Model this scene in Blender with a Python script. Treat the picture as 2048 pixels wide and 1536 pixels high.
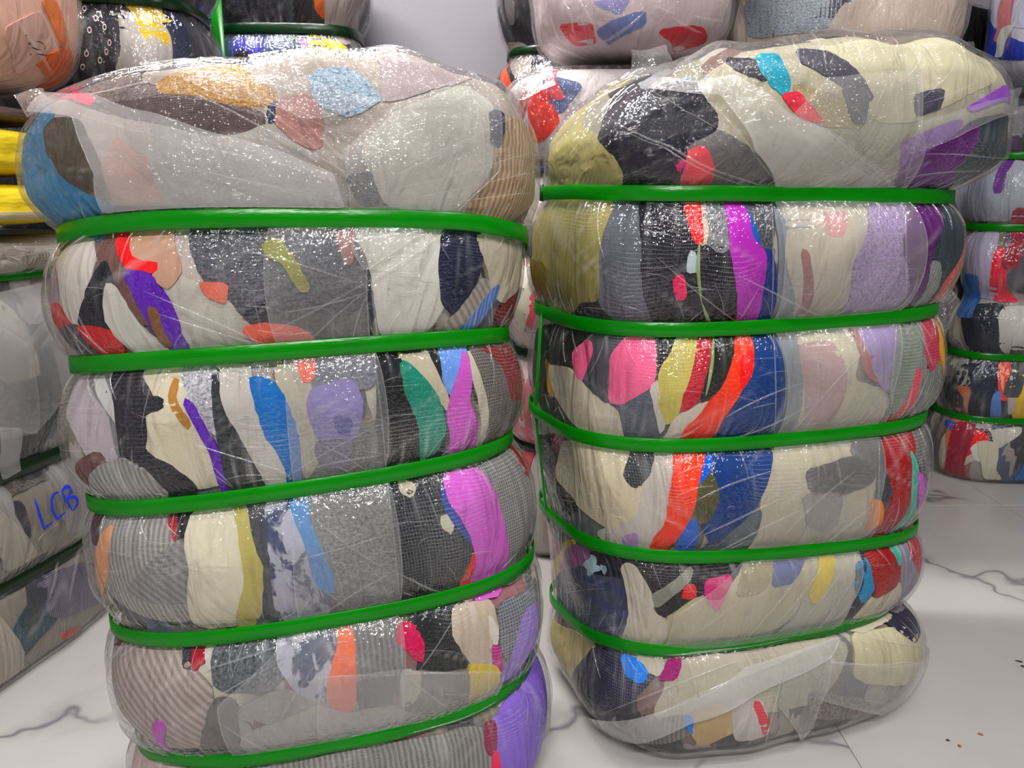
import bpy, math, random
import numpy as np
from mathutils import Vector
from mathutils.bvhtree import BVHTree
from mathutils.geometry import delaunay_2d_cdt

for _o in list(bpy.data.objects):
    bpy.data.objects.remove(_o, do_unlink=True)
scene = bpy.context.scene
COL = scene.collection
random.seed(7)
RNG = np.random.default_rng(7)

# ------------------------------------------------------------------ camera
FPX, PITCH, EYE = 1540.0, math.radians(13.4), 0.9
cam_data = bpy.data.cameras.new('camera')
cam_data.sensor_width = 36.0
cam_data.lens = FPX / 2048.0 * 36.0
cam_data.clip_start = 0.02
cam = bpy.data.objects.new('camera', cam_data)
cam.location = (0, 0, EYE)
cam.rotation_euler = (math.pi / 2 - PITCH, 0, 0)
COL.objects.link(cam)
scene.camera = cam

# ------------------------------------------------------------------ world, lamps, exposure
world = bpy.data.worlds.new('world')
scene.world = world
world.use_nodes = True
world.node_tree.nodes['Background'].inputs[0].default_value = (1.0, 0.98, 0.96, 1)
world.node_tree.nodes['Background'].inputs[1].default_value = 0.09

def ceiling_or_fill_lamp(loc, size, power, rz=0.0):
    d = bpy.data.lights.new('ceiling_or_fill_lamp', 'AREA')
    d.shape = 'RECTANGLE'
    d.size, d.size_y = size
    d.energy = power
    d.color = (1.0, 0.985, 0.96)
    o = bpy.data.objects.new('ceiling_or_fill_lamp', d)
    o.location = loc
    o.rotation_euler = (0, 0, rz)
    COL.objects.link(o)

ceiling_or_fill_lamp((-0.75, 1.75, 2.7), (1.2, 0.14), 84)
ceiling_or_fill_lamp((0.25, 0.0, 2.7), (1.2, 0.14), 20)
ceiling_or_fill_lamp((1.45, 0.2, 2.7), (1.2, 0.14), 32)  # added fill lamp, no known fixture: brightens the face of the left stack
ceiling_or_fill_lamp((0.0, -1.25, 2.7), (1.2, 0.14), 128)

scene.view_settings.view_transform = 'Standard'
scene.view_settings.look = 'None'
scene.view_settings.gamma = 1.0
scene.view_settings.use_curve_mapping = False
scene.view_settings.exposure = -0.12
scene.cycles.transparent_max_bounces = 14
scene.cycles.max_bounces = 4
scene.cycles.diffuse_bounces = 2
scene.cycles.glossy_bounces = 2
scene.cycles.adaptive_threshold = 0.08
scene.cycles.adaptive_min_samples = 12
scene.cycles.sample_clamp_indirect = 4.0

# ------------------------------------------------------------------ small helpers
FWD = Vector((0, math.cos(PITCH), -math.sin(PITCH)))
UPV = Vector((0, math.sin(PITCH), math.cos(PITCH)))
EYEV = Vector((0, 0, EYE))

def ray(x, y):
    return (FWD + Vector((1, 0, 0)) * ((x - 1024) / FPX) + UPV * ((768 - y) / FPX)).normalized()

def at_y(x, y, Y):                       # the point of a sight line at the distance Y into the room
    d = ray(x, y)
    return EYEV + d * (Y / d.y)

def on_floor(x, y):
    d = ray(x, y)
    return EYEV + d * (-EYE / d.z)

def lin(c):
    r = []
    for v in c:
        v = v / 255.0
        r.append(v / 12.92 if v <= 0.04045 else ((v + 0.055) / 1.055) ** 2.4)
    return r

def link(name, me, parent=None, **props):
    o = bpy.data.objects.new(name, me)
    COL.objects.link(o)
    if parent is not None:
        o.parent = parent
    for k, v in props.items():
        if v:
            o[k] = v
    return o

def mesh(name, verts, faces, mat, uv=None, smooth=True):
    me = bpy.data.meshes.new(name)
    me.from_pydata([tuple(map(float, v)) for v in verts], [], faces)
    if uv is not None:
        lay = me.uv_layers.new(name='UVMap')
        li = np.empty(len(me.loops), dtype=np.int32)
        me.loops.foreach_get('vertex_index', li)
        lay.data.foreach_set('uv', np.asarray(uv, dtype=np.float32)[li].ravel())
    if smooth:
        me.polygons.foreach_set('use_smooth', [True] * len(me.polygons))
    me.materials.append(mat)
    me.update()
    return me

# ------------------------------------------------------------------ materials
class NT_:
    def __init__(s, name):
        s.m = bpy.data.materials.new(name)
        s.m.use_nodes = True
        s.t = s.m.node_tree
        s.t.nodes.clear()
        s.out = s.t.nodes.new('ShaderNodeOutputMaterial')

    def n(s, typ, **kw):
        nd = s.t.nodes.new('ShaderNode' + typ)
        for k, v in kw.items():
            if k.startswith('i_'):
                key = k[2:].replace('_', ' ')
                nd.inputs[key].default_value = v
            elif k.startswith('n_'):
                nd.inputs[int(k[2:])].default_value = v
            else:
                setattr(nd, k, v)
        return nd

    def l(s, a, b):
        s.t.links.new(a, b)

    def uv(s, sx, sy, rot=0.0):
        c = s.n('TexCoord')
        mp = s.n('Mapping')
        mp.inputs['Scale'].default_value = (sx, sy, 1)
        mp.inputs['Rotation'].default_value = (0, 0, rot)
        s.l(c.outputs['UV'], mp.inputs[0])
        return mp.outputs[0]

    def noise(s, vec, scale, detail=2.0, rough=0.5, dist=0.0):
        nd = s.n('TexNoise')
        nd.inputs['Scale'].default_value = scale
        nd.inputs['Detail'].default_value = detail
        nd.inputs['Roughness'].default_value = rough
        nd.inputs['Distortion'].default_value = dist
        if vec is not None:
            s.l(vec, nd.inputs['Vector'])
        return nd.outputs['Fac']

    def ramp(s, fac, stops):
        r = s.n('ValToRGB')
        e = r.color_ramp.elements
        while len(e) > 1:
            e.remove(e[-1])
        e[0].position, e[0].color = stops[0][0], (*stops[0][1], 1)
        for p, c in stops[1:]:
            q = e.new(p)
            q.color = (*c, 1)
        s.l(fac, r.inputs[0])
        return r.outputs[0]

    def math(s, op, a, b=None, clamp=False):
        m = s.n('Math', operation=op, use_clamp=clamp)
        for i, v in enumerate((a, b)):
            if v is None:
                continue
            if isinstance(v, (int, float)):
                m.inputs[i].default_value = v
            else:
                s.l(v, m.inputs[i])
        return m.outputs[0]

    def mix(s, fac, a, b):
        m = s.n('MixRGB')
        for i, v in enumerate((fac, a, b)):
            if isinstance(v, (int, float)):
                m.inputs[i].default_value = v
            elif isinstance(v, (tuple, list)):
                m.inputs[i].default_value = (*v[:3], 1)
            else:
                s.l(v, m.inputs[i])
        return m.outputs[0]

    def bump(s, h, strength, dist, normal=None):
        b = s.n('Bump')
        b.inputs['Strength'].default_value = strength
        b.inputs['Distance'].default_value = dist
        s.l(h, b.inputs['Height'])
        if normal is not None:
            s.l(normal, b.inputs['Normal'])
        return b.outputs[0]

def colour_name(c):
    import colorsys
    h, sat, v = colorsys.rgb_to_hsv(*(x / 255.0 for x in c))
    h *= 360
    if v < 0.17:
        return 'black'
    if sat < 0.16:
        return 'white' if v > 0.76 else 'pale grey' if v > 0.58 else 'grey' if v > 0.4 else 'charcoal'
    if sat < 0.34 and 20 < h < 70:
        return 'cream' if v > 0.68 else 'taupe'
    n = ('red' if h < 12 or h > 345 else 'orange' if h < 34 else 'yellow' if h < 62 else 'green' if h < 165 else 'teal' if h < 192 else
         'blue' if h < 245 else 'purple' if h < 290 else 'magenta' if h < 325 else 'pink')
    if n == 'blue' and v < 0.48:
        return 'navy'
    if n == 'orange' and v < 0.6:
        return 'brown'
    return ('dark ' if v < 0.45 else 'pale ' if sat < 0.38 else '') + n

def vnoise(x, y, seed=0):
    """Smooth value noise on numpy arrays, 0..1."""
    def h(i, j):
        q = np.sin(i * 127.1 + j * 311.7 + seed * 74.7) * 43758.5453
        return q - np.floor(q)
    xi, yi = np.floor(x), np.floor(y)
    xf, yf = x - xi, y - yi
    u, v = xf * xf * (3 - 2 * xf), yf * yf * (3 - 2 * yf)
    return (h(xi, yi) * (1 - u) + h(xi + 1, yi) * u) * (1 - v) + (h(xi, yi + 1) * (1 - u) + h(xi + 1, yi + 1) * u) * v

def g3(v):
    return (v, v, v)

_cloth = {}
SAT, VAL = 1.22, 0.97

def cloth(col, pat='plain'):
    """A compressed garment: matt fabric of one colour (or print), with pressed wrinkles and weave."""
    key = (tuple(col), pat)
    if key in _cloth:
        return _cloth[key]
    c = np.array(lin(col))
    lum = c @ np.array([0.2126, 0.7152, 0.0722])
    c = np.clip((lum + (c - lum) * SAT) * VAL, 0.003, 0.9)
    k = NT_('cloth_' + pat)
    uv = k.uv(1, 1)
    big = k.noise(k.uv(14, 5), 1.0, 1)
    base = k.mix(k.math('MULTIPLY', big, 0.75), tuple(c * 1.14), tuple(c * 0.74))
    if pat == 'stripe':
        w = k.n('TexWave', wave_type='BANDS', bands_direction='X')
        w.inputs['Scale'].default_value = 42
        w.inputs['Distortion'].default_value = 2.2
        w.inputs['Detail'].default_value = 1
        k.l(uv, w.inputs['Vector'])
        base = k.mix(k.ramp(w.outputs['Fac'], [(0.35, g3(0)), (0.6, g3(0.7))]), base, tuple(c * 0.42))
    elif pat == 'diag':
        w = k.n('TexWave', wave_type='BANDS', bands_direction='DIAGONAL')
        w.inputs['Scale'].default_value = 46
        w.inputs['Distortion'].default_value = 1.2
        k.l(uv, w.inputs['Vector'])
        base = k.mix(k.ramp(w.outputs['Fac'], [(0.4, g3(0)), (0.6, g3(0.6))]), base, tuple(c * 0.45))
    elif pat == 'speckle':
        s1 = k.noise(uv, 260, 2, 0.7)
        base = k.mix(k.ramp(s1, [(0.48, g3(0)), (0.62, g3(0.75))]), base, tuple(np.clip(c * 1.6 + 0.04, 0, 0.8)))
        s2 = k.noise(uv, 190, 2, 0.7)
        base = k.mix(k.ramp(s2, [(0.5, g3(0)), (0.62, g3(0.7))]), base, tuple(c * 0.3))
    elif pat == 'print':
        s1 = k.noise(k.uv(1, 0.7), 36, 3, 0.6, 0.6)
        base = k.mix(k.ramp(s1, [(0.5, g3(0)), (0.57, g3(0.9))]), base, (0.02, 0.03, 0.10))
    elif pat == 'mesh':
        br = k.n('TexBrick')
        br.offset = 0.0
        br.inputs['Scale'].default_value = 1
        br.inputs['Mortar Size'].default_value = 0.0006
        br.inputs['Brick Width'].default_value = 0.0042
        br.inputs['Row Height'].default_value = 0.0042
        k.l(uv, br.inputs['Vector'])
        base = k.mix(k.math('MULTIPLY', br.outputs['Fac'], 0.5), base, tuple(np.clip(c * 3 + 0.1, 0, 0.6)))
    elif pat == 'plaid':
        w = k.n('TexWave', wave_type='BANDS', bands_direction='X')
        w.inputs['Scale'].default_value = 9
        k.l(uv, w.inputs['Vector'])
        w2 = k.n('TexWave', wave_type='BANDS', bands_direction='Y')
        w2.inputs['Scale'].default_value = 9
        k.l(uv, w2.inputs['Vector'])
        base = k.mix(k.math('MULTIPLY', w.outputs['Fac'], 0.5), base, tuple(c * 2.1))
        base = k.mix(k.math('MULTIPLY', w2.outputs['Fac'], 0.4), base, (0.03, 0.05, 0.22))
    p = k.n('BsdfPrincipled')
    k.l(base, p.inputs['Base Color'])
    p.inputs['Roughness'].default_value = 0.85
    p.inputs['Specular IOR Level'].default_value = 0.2
    fold = k.noise(k.uv(26, 7), 1.0, 2, 0.55, 0.8)
    weave = k.noise(uv, 900, 0)
    b2 = k.bump(k.math('ADD', k.math('MULTIPLY', fold, 0.017), k.math('MULTIPLY', weave, 0.0003)), 0.85, 1.0)
    k.l(b2, p.inputs['Normal'])
    k.l(p.outputs[0], k.out.inputs[0])
    _cloth[key] = k.m
    return k.m

def packed_cloth():
    """What shows between the garments: more clothes pressed edge to edge."""
    k = NT_('packed_cloth')
    v = k.n('TexVoronoi', feature='F1')
    v.inputs['Scale'].default_value = 1.0
    wv = k.n('VectorMath', operation='ADD')
    nz = k.n('TexNoise')
    nz.inputs['Scale'].default_value = 2.0
    vec = k.uv(22, 7)
    k.l(vec, nz.inputs['Vector'])
    k.l(vec, wv.inputs[0])
    k.l(nz.outputs['Color'], wv.inputs[1])
    k.l(wv.outputs[0], v.inputs['Vector'])
    sep = k.n('SeparateColor')
    k.l(v.outputs['Color'], sep.inputs[0])
    c = k.ramp(sep.outputs[0], [(0.0, lin((62, 60, 66))), (0.12, lin((172, 166, 156))), (0.24, lin((112, 110, 114))), (0.36, lin((188, 180, 164))), (0.46, lin((128, 104, 98))),
                                (0.56, lin((88, 96, 118))), (0.66, lin((160, 150, 146))), (0.76, lin((120, 112, 90))), (0.86, lin((150, 100, 104))), (0.94, lin((70, 70, 82)))])
    c.node.color_ramp.interpolation = 'CONSTANT'
    p = k.n('BsdfPrincipled')
    k.l(c, p.inputs['Base Color'])
    p.inputs['Roughness'].default_value = 0.9
    k.l(k.bump(k.noise(k.uv(30, 6), 1.0, 3), 0.8, 0.012), p.inputs['Normal'])
    k.l(p.outputs[0], k.out.inputs[0])
    return k.m

def film(name, haze, lines=0.0, attr=0.0, gloss=1.0, crinkle=1.0, tint=(0.93, 0.92, 0.93), rough=0.10, vary=0.6):
    """Thin clear polythene: mostly see-through, a little milky, shiny and crinkled, with the woven threads of the wrap."""
    k = NT_(name)
    uv = k.uv(1, 1)
    if vary:
        fac = k.math('MULTIPLY', k.math('ADD', k.math('MULTIPLY', k.noise(k.uv(9, 7), 1.0, 1), 2.0 * vary), 1.0 - vary), haze)
    else:
        fac = k.math('ADD', haze, 0.0)
    if attr:
        at = k.n('Attribute', attribute_name='haze')
        fac = k.math('ADD', fac, k.math('MULTIPLY', at.outputs['Fac'], attr))
    if lines:
        sp = k.n('SeparateXYZ')
        k.l(uv, sp.inputs[0])
        at2 = k.n('Attribute', attribute_name='thread')
        yy = k.math('ADD', k.math('MULTIPLY', sp.outputs[1], 215.0), k.math('MULTIPLY', at2.outputs['Fac'], 2.0))
        ln = k.math('LESS_THAN', k.math('FRACT', yy), 0.15)
        lx = k.math('MULTIPLY', k.math('LESS_THAN', k.math('FRACT', k.math('MULTIPLY', sp.outputs[0], 330.0)), 0.15), 0.6)
        fac = k.math('ADD', fac, k.math('MULTIPLY', k.math('MULTIPLY', k.math('MAXIMUM', ln, lx), at2.outputs['Fac']), lines))
    fac = k.math('MINIMUM', fac, 0.92)
    tr = k.n('BsdfTransparent')
    tr.inputs[0].default_value = (0.985, 0.985, 0.985, 1)
    df = k.n('BsdfDiffuse')
    df.inputs[0].default_value = (*tint, 1)
    tl = k.n('BsdfTranslucent')
    tl.inputs[0].default_value = (*tint, 1)
    milky = k.n('MixShader')
    milky.inputs[0].default_value = 0.4
    k.l(df.outputs[0], milky.inputs[1])
    k.l(tl.outputs[0], milky.inputs[2])
    m1 = k.n('MixShader')
    k.l(fac, m1.inputs[0])
    k.l(tr.outputs[0], m1.inputs[1])
    k.l(milky.outputs[0], m1.inputs[2])
    h1 = k.noise(k.uv(34, 14), 1.0, 1, 0.6, 0.8)
    h2 = k.noise(uv, 170, 1, 0.6)
    hh = k.math('ADD', k.math('MULTIPLY', h1, 0.006), k.math('MULTIPLY', h2, 0.0025))
    n2 = k.bump(hh, 0.9 * crinkle, 1.0)
    gl = k.n('BsdfGlossy')
    gl.inputs['Roughness'].default_value = rough
    gl.inputs[0].default_value = (1, 1, 1, 1)
    k.l(n2, gl.inputs['Normal'])
    fr_ = k.n('Fresnel')
    fr_.inputs['IOR'].default_value = 1.45
    m2 = k.n('MixShader')
    k.l(k.math('MINIMUM', k.math('MULTIPLY', fr_.outputs[0], gloss), 0.38), m2.inputs[0])
    k.l(m1.outputs[0], m2.inputs[1])
    k.l(gl.outputs[0], m2.inputs[2])
    k.l(m2.outputs[0], k.out.inputs[0])
    return k.m

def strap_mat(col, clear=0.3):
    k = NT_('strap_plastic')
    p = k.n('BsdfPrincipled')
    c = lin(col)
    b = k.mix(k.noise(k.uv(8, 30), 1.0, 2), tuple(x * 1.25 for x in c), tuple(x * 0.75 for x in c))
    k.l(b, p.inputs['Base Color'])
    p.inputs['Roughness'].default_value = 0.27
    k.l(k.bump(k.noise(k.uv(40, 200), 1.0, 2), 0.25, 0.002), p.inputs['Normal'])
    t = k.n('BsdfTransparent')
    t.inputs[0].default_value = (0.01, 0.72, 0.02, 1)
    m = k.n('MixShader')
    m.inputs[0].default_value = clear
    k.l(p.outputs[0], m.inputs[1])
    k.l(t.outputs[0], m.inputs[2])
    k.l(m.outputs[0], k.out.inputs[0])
    return k.m

def plain(name, col, rough=0.6, metal=0.0):
    k = NT_(name)
    p = k.n('BsdfPrincipled')
    c = lin(col)
    co = k.n('TexCoord')
    nz = k.noise(co.outputs['Object'], 40, 2)
    k.l(k.mix(nz, tuple(x * 1.1 for x in c), tuple(x * 0.85 for x in c)), p.inputs['Base Color'])
    p.inputs['Roughness'].default_value = rough
    p.inputs['Metallic'].default_value = metal
    k.l(p.outputs[0], k.out.inputs[0])
    return k.m

def marble():
    k = NT_('marble_tile')
    co = k.n('TexCoord')
    mp = k.n('Mapping')
    mp.inputs['Location'].default_value = (0.37, 0.61, 0)
    k.l(co.outputs['Object'], mp.inputs[0])
    P = mp.outputs[0]
    wn = k.n('TexNoise')
    wn.inputs['Scale'].default_value = 2.3
    wn.inputs['Detail'].default_value = 4
    k.l(P, wn.inputs['Vector'])
    sc = k.n('VectorMath', operation='SCALE')
    sc.inputs['Scale'].default_value = 0.55
    k.l(wn.outputs['Color'], sc.inputs[0])
    ad = k.n('VectorMath', operation='ADD')
    k.l(P, ad.inputs[0])
    k.l(sc.outputs[0], ad.inputs[1])
    v = k.n('TexVoronoi', feature='DISTANCE_TO_EDGE')
    v.inputs['Scale'].default_value = 1.7
    k.l(ad.outputs[0], v.inputs['Vector'])
    vein = k.ramp(v.outputs['Distance'], [(0.0, g3(1)), (0.005, g3(0.8)), (0.014, g3(0.22)), (0.05, g3(0.05)), (0.09, g3(0))])
    gate = k.ramp(k.noise(P, 2.2, 1), [(0.34, g3(0)), (0.47, g3(1))])
    f = k.math('MULTIPLY', vein, gate)
    cloud = k.noise(P, 3.0, 4)
    base = k.mix(cloud, lin((188, 183, 181)), lin((170, 165, 163)))
    base = k.mix(k.math('MULTIPLY', f, 0.85), base, lin((96, 92, 100)))
    p = k.n('BsdfPrincipled')
    k.l(base, p.inputs['Base Color'])
    p.inputs['Roughness'].default_value = 0.22
    p.inputs['Specular IOR Level'].default_value = 0.35
    k.l(p.outputs[0], k.out.inputs[0])
    return k.m

M_PACK = packed_cloth()
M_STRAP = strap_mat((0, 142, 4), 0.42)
M_STRAP_SHADED = strap_mat((4, 40, 14), 0.05)  # the same green straps, with the shade they lie in put into the colour
M_FILM = film('wrap_film', 0.001, lines=0.24, attr=0.27, gloss=1.15, crinkle=1.25, vary=0)
M_FILM_BG = film('wrap_film_far', 0.01, attr=0.36, gloss=1.5, crinkle=1.25, vary=0)
M_PANEL = film('film_panel', 0.12, gloss=1.1, tint=(0.97, 0.96, 0.96))
M_FLAP = film('film_flap', 0.28, gloss=1.6, crinkle=1.3, vary=0.6, tint=(0.98, 0.96, 0.97))
M_FLAP2 = film('film_flap_thin', 0.13, gloss=1.6, crinkle=1.3, vary=0.5, tint=(0.98, 0.96, 0.97))
M_CREASE = film('film_crease', 0.17, gloss=1.3, rough=0.12, vary=0, crinkle=0.4)
M_GATHER = film('film_gather', 0.13, gloss=1.2, rough=0.15, vary=0, crinkle=0.4)

# ------------------------------------------------------------------ the room
MARBLE = marble()
GROUT = plain('grout', (120, 112, 104), 0.9)
_fv = [(-3.2, -1.6, -0.06), (3.2, -1.6, -0.06), (3.2, 3.3, -0.06), (-3.2, 3.3, -0.06),
       (-3.2, -1.6, -0.0015), (3.2, -1.6, -0.0015), (3.2, 3.3, -0.0015), (-3.2, 3.3, -0.0015)]
_bf = [(0, 3, 2, 1), (4, 5, 6, 7), (0, 1, 5, 4), (1, 2, 6, 5), (2, 3, 7, 6), (3, 0, 4, 7)]
FLOOR = link('floor', mesh('floor', _fv, _bf, GROUT, smooth=False), kind='structure',
             label='white marble tiled floor with grey veins')

def tile_mesh(w, l):
    e, g, z = 0.0016, 0.0008, 0.0
    o = [(g, g), (w - g, g), (w - g, l - g), (g, l - g)]
    i = [(g + e, g + e), (w - g - e, g + e), (w - g - e, l - g - e), (g + e, l - g - e)]
    v = [(x, y, -0.012) for x, y in o] + [(x, y, z - 0.0008) for x, y in o] + [(x, y, z) for x, y in i]
    f = [(8, 9, 10, 11)]
    for a in range(4):
        b = (a + 1) % 4
        f += [(a, b, 4 + b, 4 + a), (4 + a, 4 + b, 8 + b, 8 + a)]
    return mesh('tile', v, f, MARBLE, smooth=False)

_tm = tile_mesh(0.92, 1.84)
for ix in range(-4, 3):
    for iy in range(-1, 2):
        x0, y0 = 0.571 + 0.92 * ix, 0.35 + 1.84 * iy
        if x0 < -3.2 or x0 + 0.92 > 3.4 or y0 + 1.84 > 4.1:
            continue
        t = link('tile', _tm, FLOOR)
        t.location = (x0, y0, 0)

def wall_mat():
    k = NT_('painted_wall')
    co = k.n('TexCoord')
    nz = k.noise(co.outputs['Object'], 1.4, 3)
    p = k.n('BsdfPrincipled')
    k.l(k.mix(nz, lin((158, 153, 160)), lin((146, 141, 149))), p.inputs['Base Color'])
    p.inputs['Roughness'].default_value = 0.55
    k.l(k.bump(k.noise(co.outputs['Object'], 60, 2), 0.1, 0.004), p.inputs['Normal'])
    k.l(p.outputs[0], k.out.inputs[0])
    return k.m

def box_mesh(name, lo, hi, mat):
    x0, y0, z0 = lo
    x1, y1, z1 = hi
    v = [(x0, y0, z0), (x1, y0, z0), (x1, y1, z0), (x0, y1, z0), (x0, y0, z1), (x1, y0, z1), (x1, y1, z1), (x0, y1, z1)]
    return mesh(name, v, _bf, mat, smooth=False)

M_WALL = wall_mat()
link('wall_back', box_mesh('wall_back', (-3.2, 3.02, 0.0), (3.2, 3.12, 2.9), M_WALL), kind='structure',
     label='plain pale lilac-grey painted back wall')
link('wall_left', box_mesh('wall_left', (-1.95, -1.6, 0.0), (-1.85, 3.02, 2.9), M_WALL), kind='structure',
     label='plain pale grey side wall behind the yellow sacks')

# ------------------------------------------------------------------ bales
NTH = 216                                 # steps round a bale
UM, WM = 0.32, 0.17                       # metres per radian / per segment, for patterns

def sgnpow(v, e):
    return np.sign(v) * np.abs(v) ** e

class Bale:
    """Clothes pressed into a block, wrapped in film and strapped. rows: (w, cx, cy, a, b, z0, tx, ty, h, lump)."""

    def __init__(s, name, label, cat, base, psi, n, rows, ztop=None, zs=None, seed=1, group=None, zoff=0.0, lump=0.006, film_off=0.0106):
        s.rng = random.Random(seed)
        r = np.random.default_rng(seed)
        s.base = np.array(base, dtype=float)
        s.root = link(name, None, None, label=label, category=cat, group=group)
        s.root.location = base
        s.root.empty_display_size = 0.1
        th = np.linspace(0, 2 * np.pi, NTH, endpoint=False)
        A_, B_ = max(r_[3] for r_ in rows), max(r_[4] for r_ in rows)
        tf = np.linspace(0, 2 * np.pi, 14401)                 # steps of even length round the block
        xf, yf = A_ * sgnpow(np.cos(tf), 2 / n), B_ * sgnpow(np.sin(tf), 2 / n)
        cum = np.r_[0, np.cumsum(np.hypot(np.diff(xf), np.diff(yf)))]
        s.UM = cum[-1] / (2 * np.pi)
        ta = np.interp(th / (2 * np.pi) * cum[-1], cum, tf)
        u, v = sgnpow(np.cos(ta), 2 / n), sgnpow(np.sin(ta), 2 / n)
        modes = [(r.integers(2, 16), r.uniform(0.4, 4.0), r.uniform(0, 6.28), r.uniform(0, 6.28), r.uniform(0.5, 1.0)) for _ in range(16)]
        G, W = [], []
        cs, sn = math.cos(psi), math.sin(psi)
        for (w, cx, cy, a, b, z0, tx, ty, h, lm) in rows:
            L = sum(q * np.sin(m * th + p1) * np.sin(kk * w + p2) for m, kk, p1, p2, q in modes) / 3.0
            rad = 1 + lump * lm * L / max(a, 0.05)
            x, y = a * u * rad, b * v * rad
            z = z0 + tx * x + ty * y
            if ztop is not None and h > 0:
                zt = np.interp(x / ztop[2], ztop[0], ztop[1])
                zl = zs[0] + zs[1] * x + zs[2] * y
                z = zl + (zt - zl) * h + 0.008 * L * lm * h
            z = np.maximum(z, 0.0012 if base[2] < 0.001 else -9)
            G.append(np.stack([cx + cs * x - sn * y, cy + sn * x + cs * y, z], -1))
            W.append(w)
        s.G = np.array(G)
        s.G[..., 2] += zoff
        s.W = np.array(W)
        s.NW = len(W)
        dt = np.roll(s.G, -1, 1) - np.roll(s.G, 1, 1)
        dw = np.gradient(s.G, axis=0)
        nn = np.cross(dt, dw)
        nn[0] = (0, 0, -1)
        nn[-1] = (0, 0, 1)
        nn /= np.linalg.norm(nn, axis=-1, keepdims=True) + 1e-12
        s.N = nn
        s.film_off = film_off
        s.seg_order = {}
        s.front = False
        faces = []
        for j in range(s.NW - 1):
            for i in range(NTH):
                i2 = (i + 1) % NTH
                faces.append((j * NTH + i, j * NTH + i2, (j + 1) * NTH + i2, (j + 1) * NTH + i))
        s.faces = faces
        s.bvh = BVHTree.FromPolygons([Vector(p) for p in s.G.reshape(-1, 3)], faces)

    def ev(s, t, w, off=0.0):
        t = np.asarray(t, dtype=float) % (2 * np.pi) * NTH / (2 * np.pi)
        w = np.clip(np.asarray(w, dtype=float), s.W[0], s.W[-1])
        j = np.interp(w, s.W, np.arange(s.NW))
        j0 = np.minimum(j.astype(int), s.NW - 2)
        fj = (j - j0)[..., None]
        i0 = t.astype(int) % NTH
        fi = (t - t.astype(int))[..., None]
        i1 = (i0 + 1) % NTH
        def bl(A):
            return (A[j0, i0] * (1 - fi) + A[j0, i1] * fi) * (1 - fj) + (A[j0 + 1, i0] * (1 - fi) + A[j0 + 1, i1] * fi) * fj
        n = bl(s.N)
        n /= np.linalg.norm(n, axis=-1, keepdims=True) + 1e-12
        off = np.asarray(off, dtype=float)
        return bl(s.G) + n * (off[..., None] if off.ndim else off)

    def tw(s, px, py):
        """Where a sight line meets the bale, as (angle, height) on it."""
        loc, nrm, fi, d = s.bvh.ray_cast(EYEV, ray(px, py))
        if fi is None:
            return None
        j, i = divmod(fi, NTH)
        p00, p10, p01 = s.G[j, i], s.G[j, (i + 1) % NTH], s.G[j + 1, i]
        A = np.stack([p10 - p00, p01 - p00], 1)
        q = np.linalg.lstsq(A, np.array(loc) - p00, rcond=None)[0]
        a, b = np.clip(q, 0, 1)
        return ((i + a) * 2 * np.pi / NTH, s.W[j] + b * (s.W[j + 1] - s.W[j]))

    def axis_px(s, py):
        w = s.G.reshape(-1, 3)
        c = (w.min(0) + w.max(0)) / 2
        d = Vector((c[0], c[1], c[2])) - EYEV
        return 1024 + FPX * d.x / d.dot(FWD)

    def tw_near(s, px, py):
        q = s.tw(px, py)
        if q is not None:
            return q
        ax = s.axis_px(py)
        lo, hi = 0.0, 1.0
        okk = None
        for k in range(1, 41):                       # walk in towards the bale until the line meets it
            f = k / 40.0
            yy = py + (0 if f < 0.5 else 0)
            r = s.tw(px + (ax - px) * f * 0.6, yy)
            if r is not None:
                okk = (r, f)
                break
        if okk is None:
            return None
        (t, w), f = okk
        side = 1 if px > ax else -1
        return (t + side * min(0.32, 0.02 + f * 1.6), w)   # wrap on round the far side

    def poly_tw(s, pts):
        out = []
        for p in pts:
            q = s.tw_near(*p)
            if q is not None:
                out.append(list(q))
        if len(out) < 3:
            return None
        t0 = out[0][0]
        for q in out:
            while q[0] - t0 > np.pi:
                q[0] -= 2 * np.pi
            while q[0] - t0 < -np.pi:
                q[0] += 2 * np.pi
        return np.array(out)

    def obj(s, name, verts, faces, mat, uv=None, parent=None, **kw):
        me = mesh(name, np.asarray(verts) - s.base, faces, mat, uv)
        return link(name, me, parent or s.root, **kw)

    def body(s, mat=None, name='packed_clothes'):
        uv = np.stack(np.meshgrid(np.linspace(0, 2 * np.pi, NTH, endpoint=False) * s.UM, s.W * WM), -1).reshape(-1, 2)
        s.obj(name, s.G.reshape(-1, 3), s.faces, mat or M_PACK, uv)

    def film(s, mat, name='film_wrap', nt=432, sub=2):
        """The wrap itself: a skin a little proud of the clothes, gathered into small pleats at the straps."""
        th = np.linspace(0, 2 * np.pi, nt, endpoint=False)
        ww = np.concatenate([np.linspace(s.W[k], s.W[k + 1], sub, endpoint=False) for k in range(s.NW - 1)] + [[s.W[-1]]])
        T, Wg = np.meshgrid(th, ww)
        r = np.random.default_rng(11 + int(s.base[0] * 1000) % 977)
        pleat = sum(np.sin(m * T + r.uniform(0, 6.28) + 0.6 * np.sin(3 * Wg)) for m in (71, 97, 113, 149)) / 4.0
        d = np.abs(Wg - np.round(Wg))
        near = np.exp(-((d - 0.16) / 0.13) ** 2) * (Wg > 0.4) * (Wg < len(getattr(s, 'straps', [0] * 5)) + 0.5)
        wob = sum(np.sin(m * T + q * Wg + r.uniform(0, 6.28)) for m, q in ((5, 7.1), (9, -5.3), (14, 9.7), (23, 4.0))) / 4.0
        off = s.film_off + 0.0016 * pleat * near + 0.0012 * wob * np.clip(d / 0.15, 0, 1)
        V = s.ev(T, Wg, off).reshape(-1, 3)
        nw = len(ww)
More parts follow.
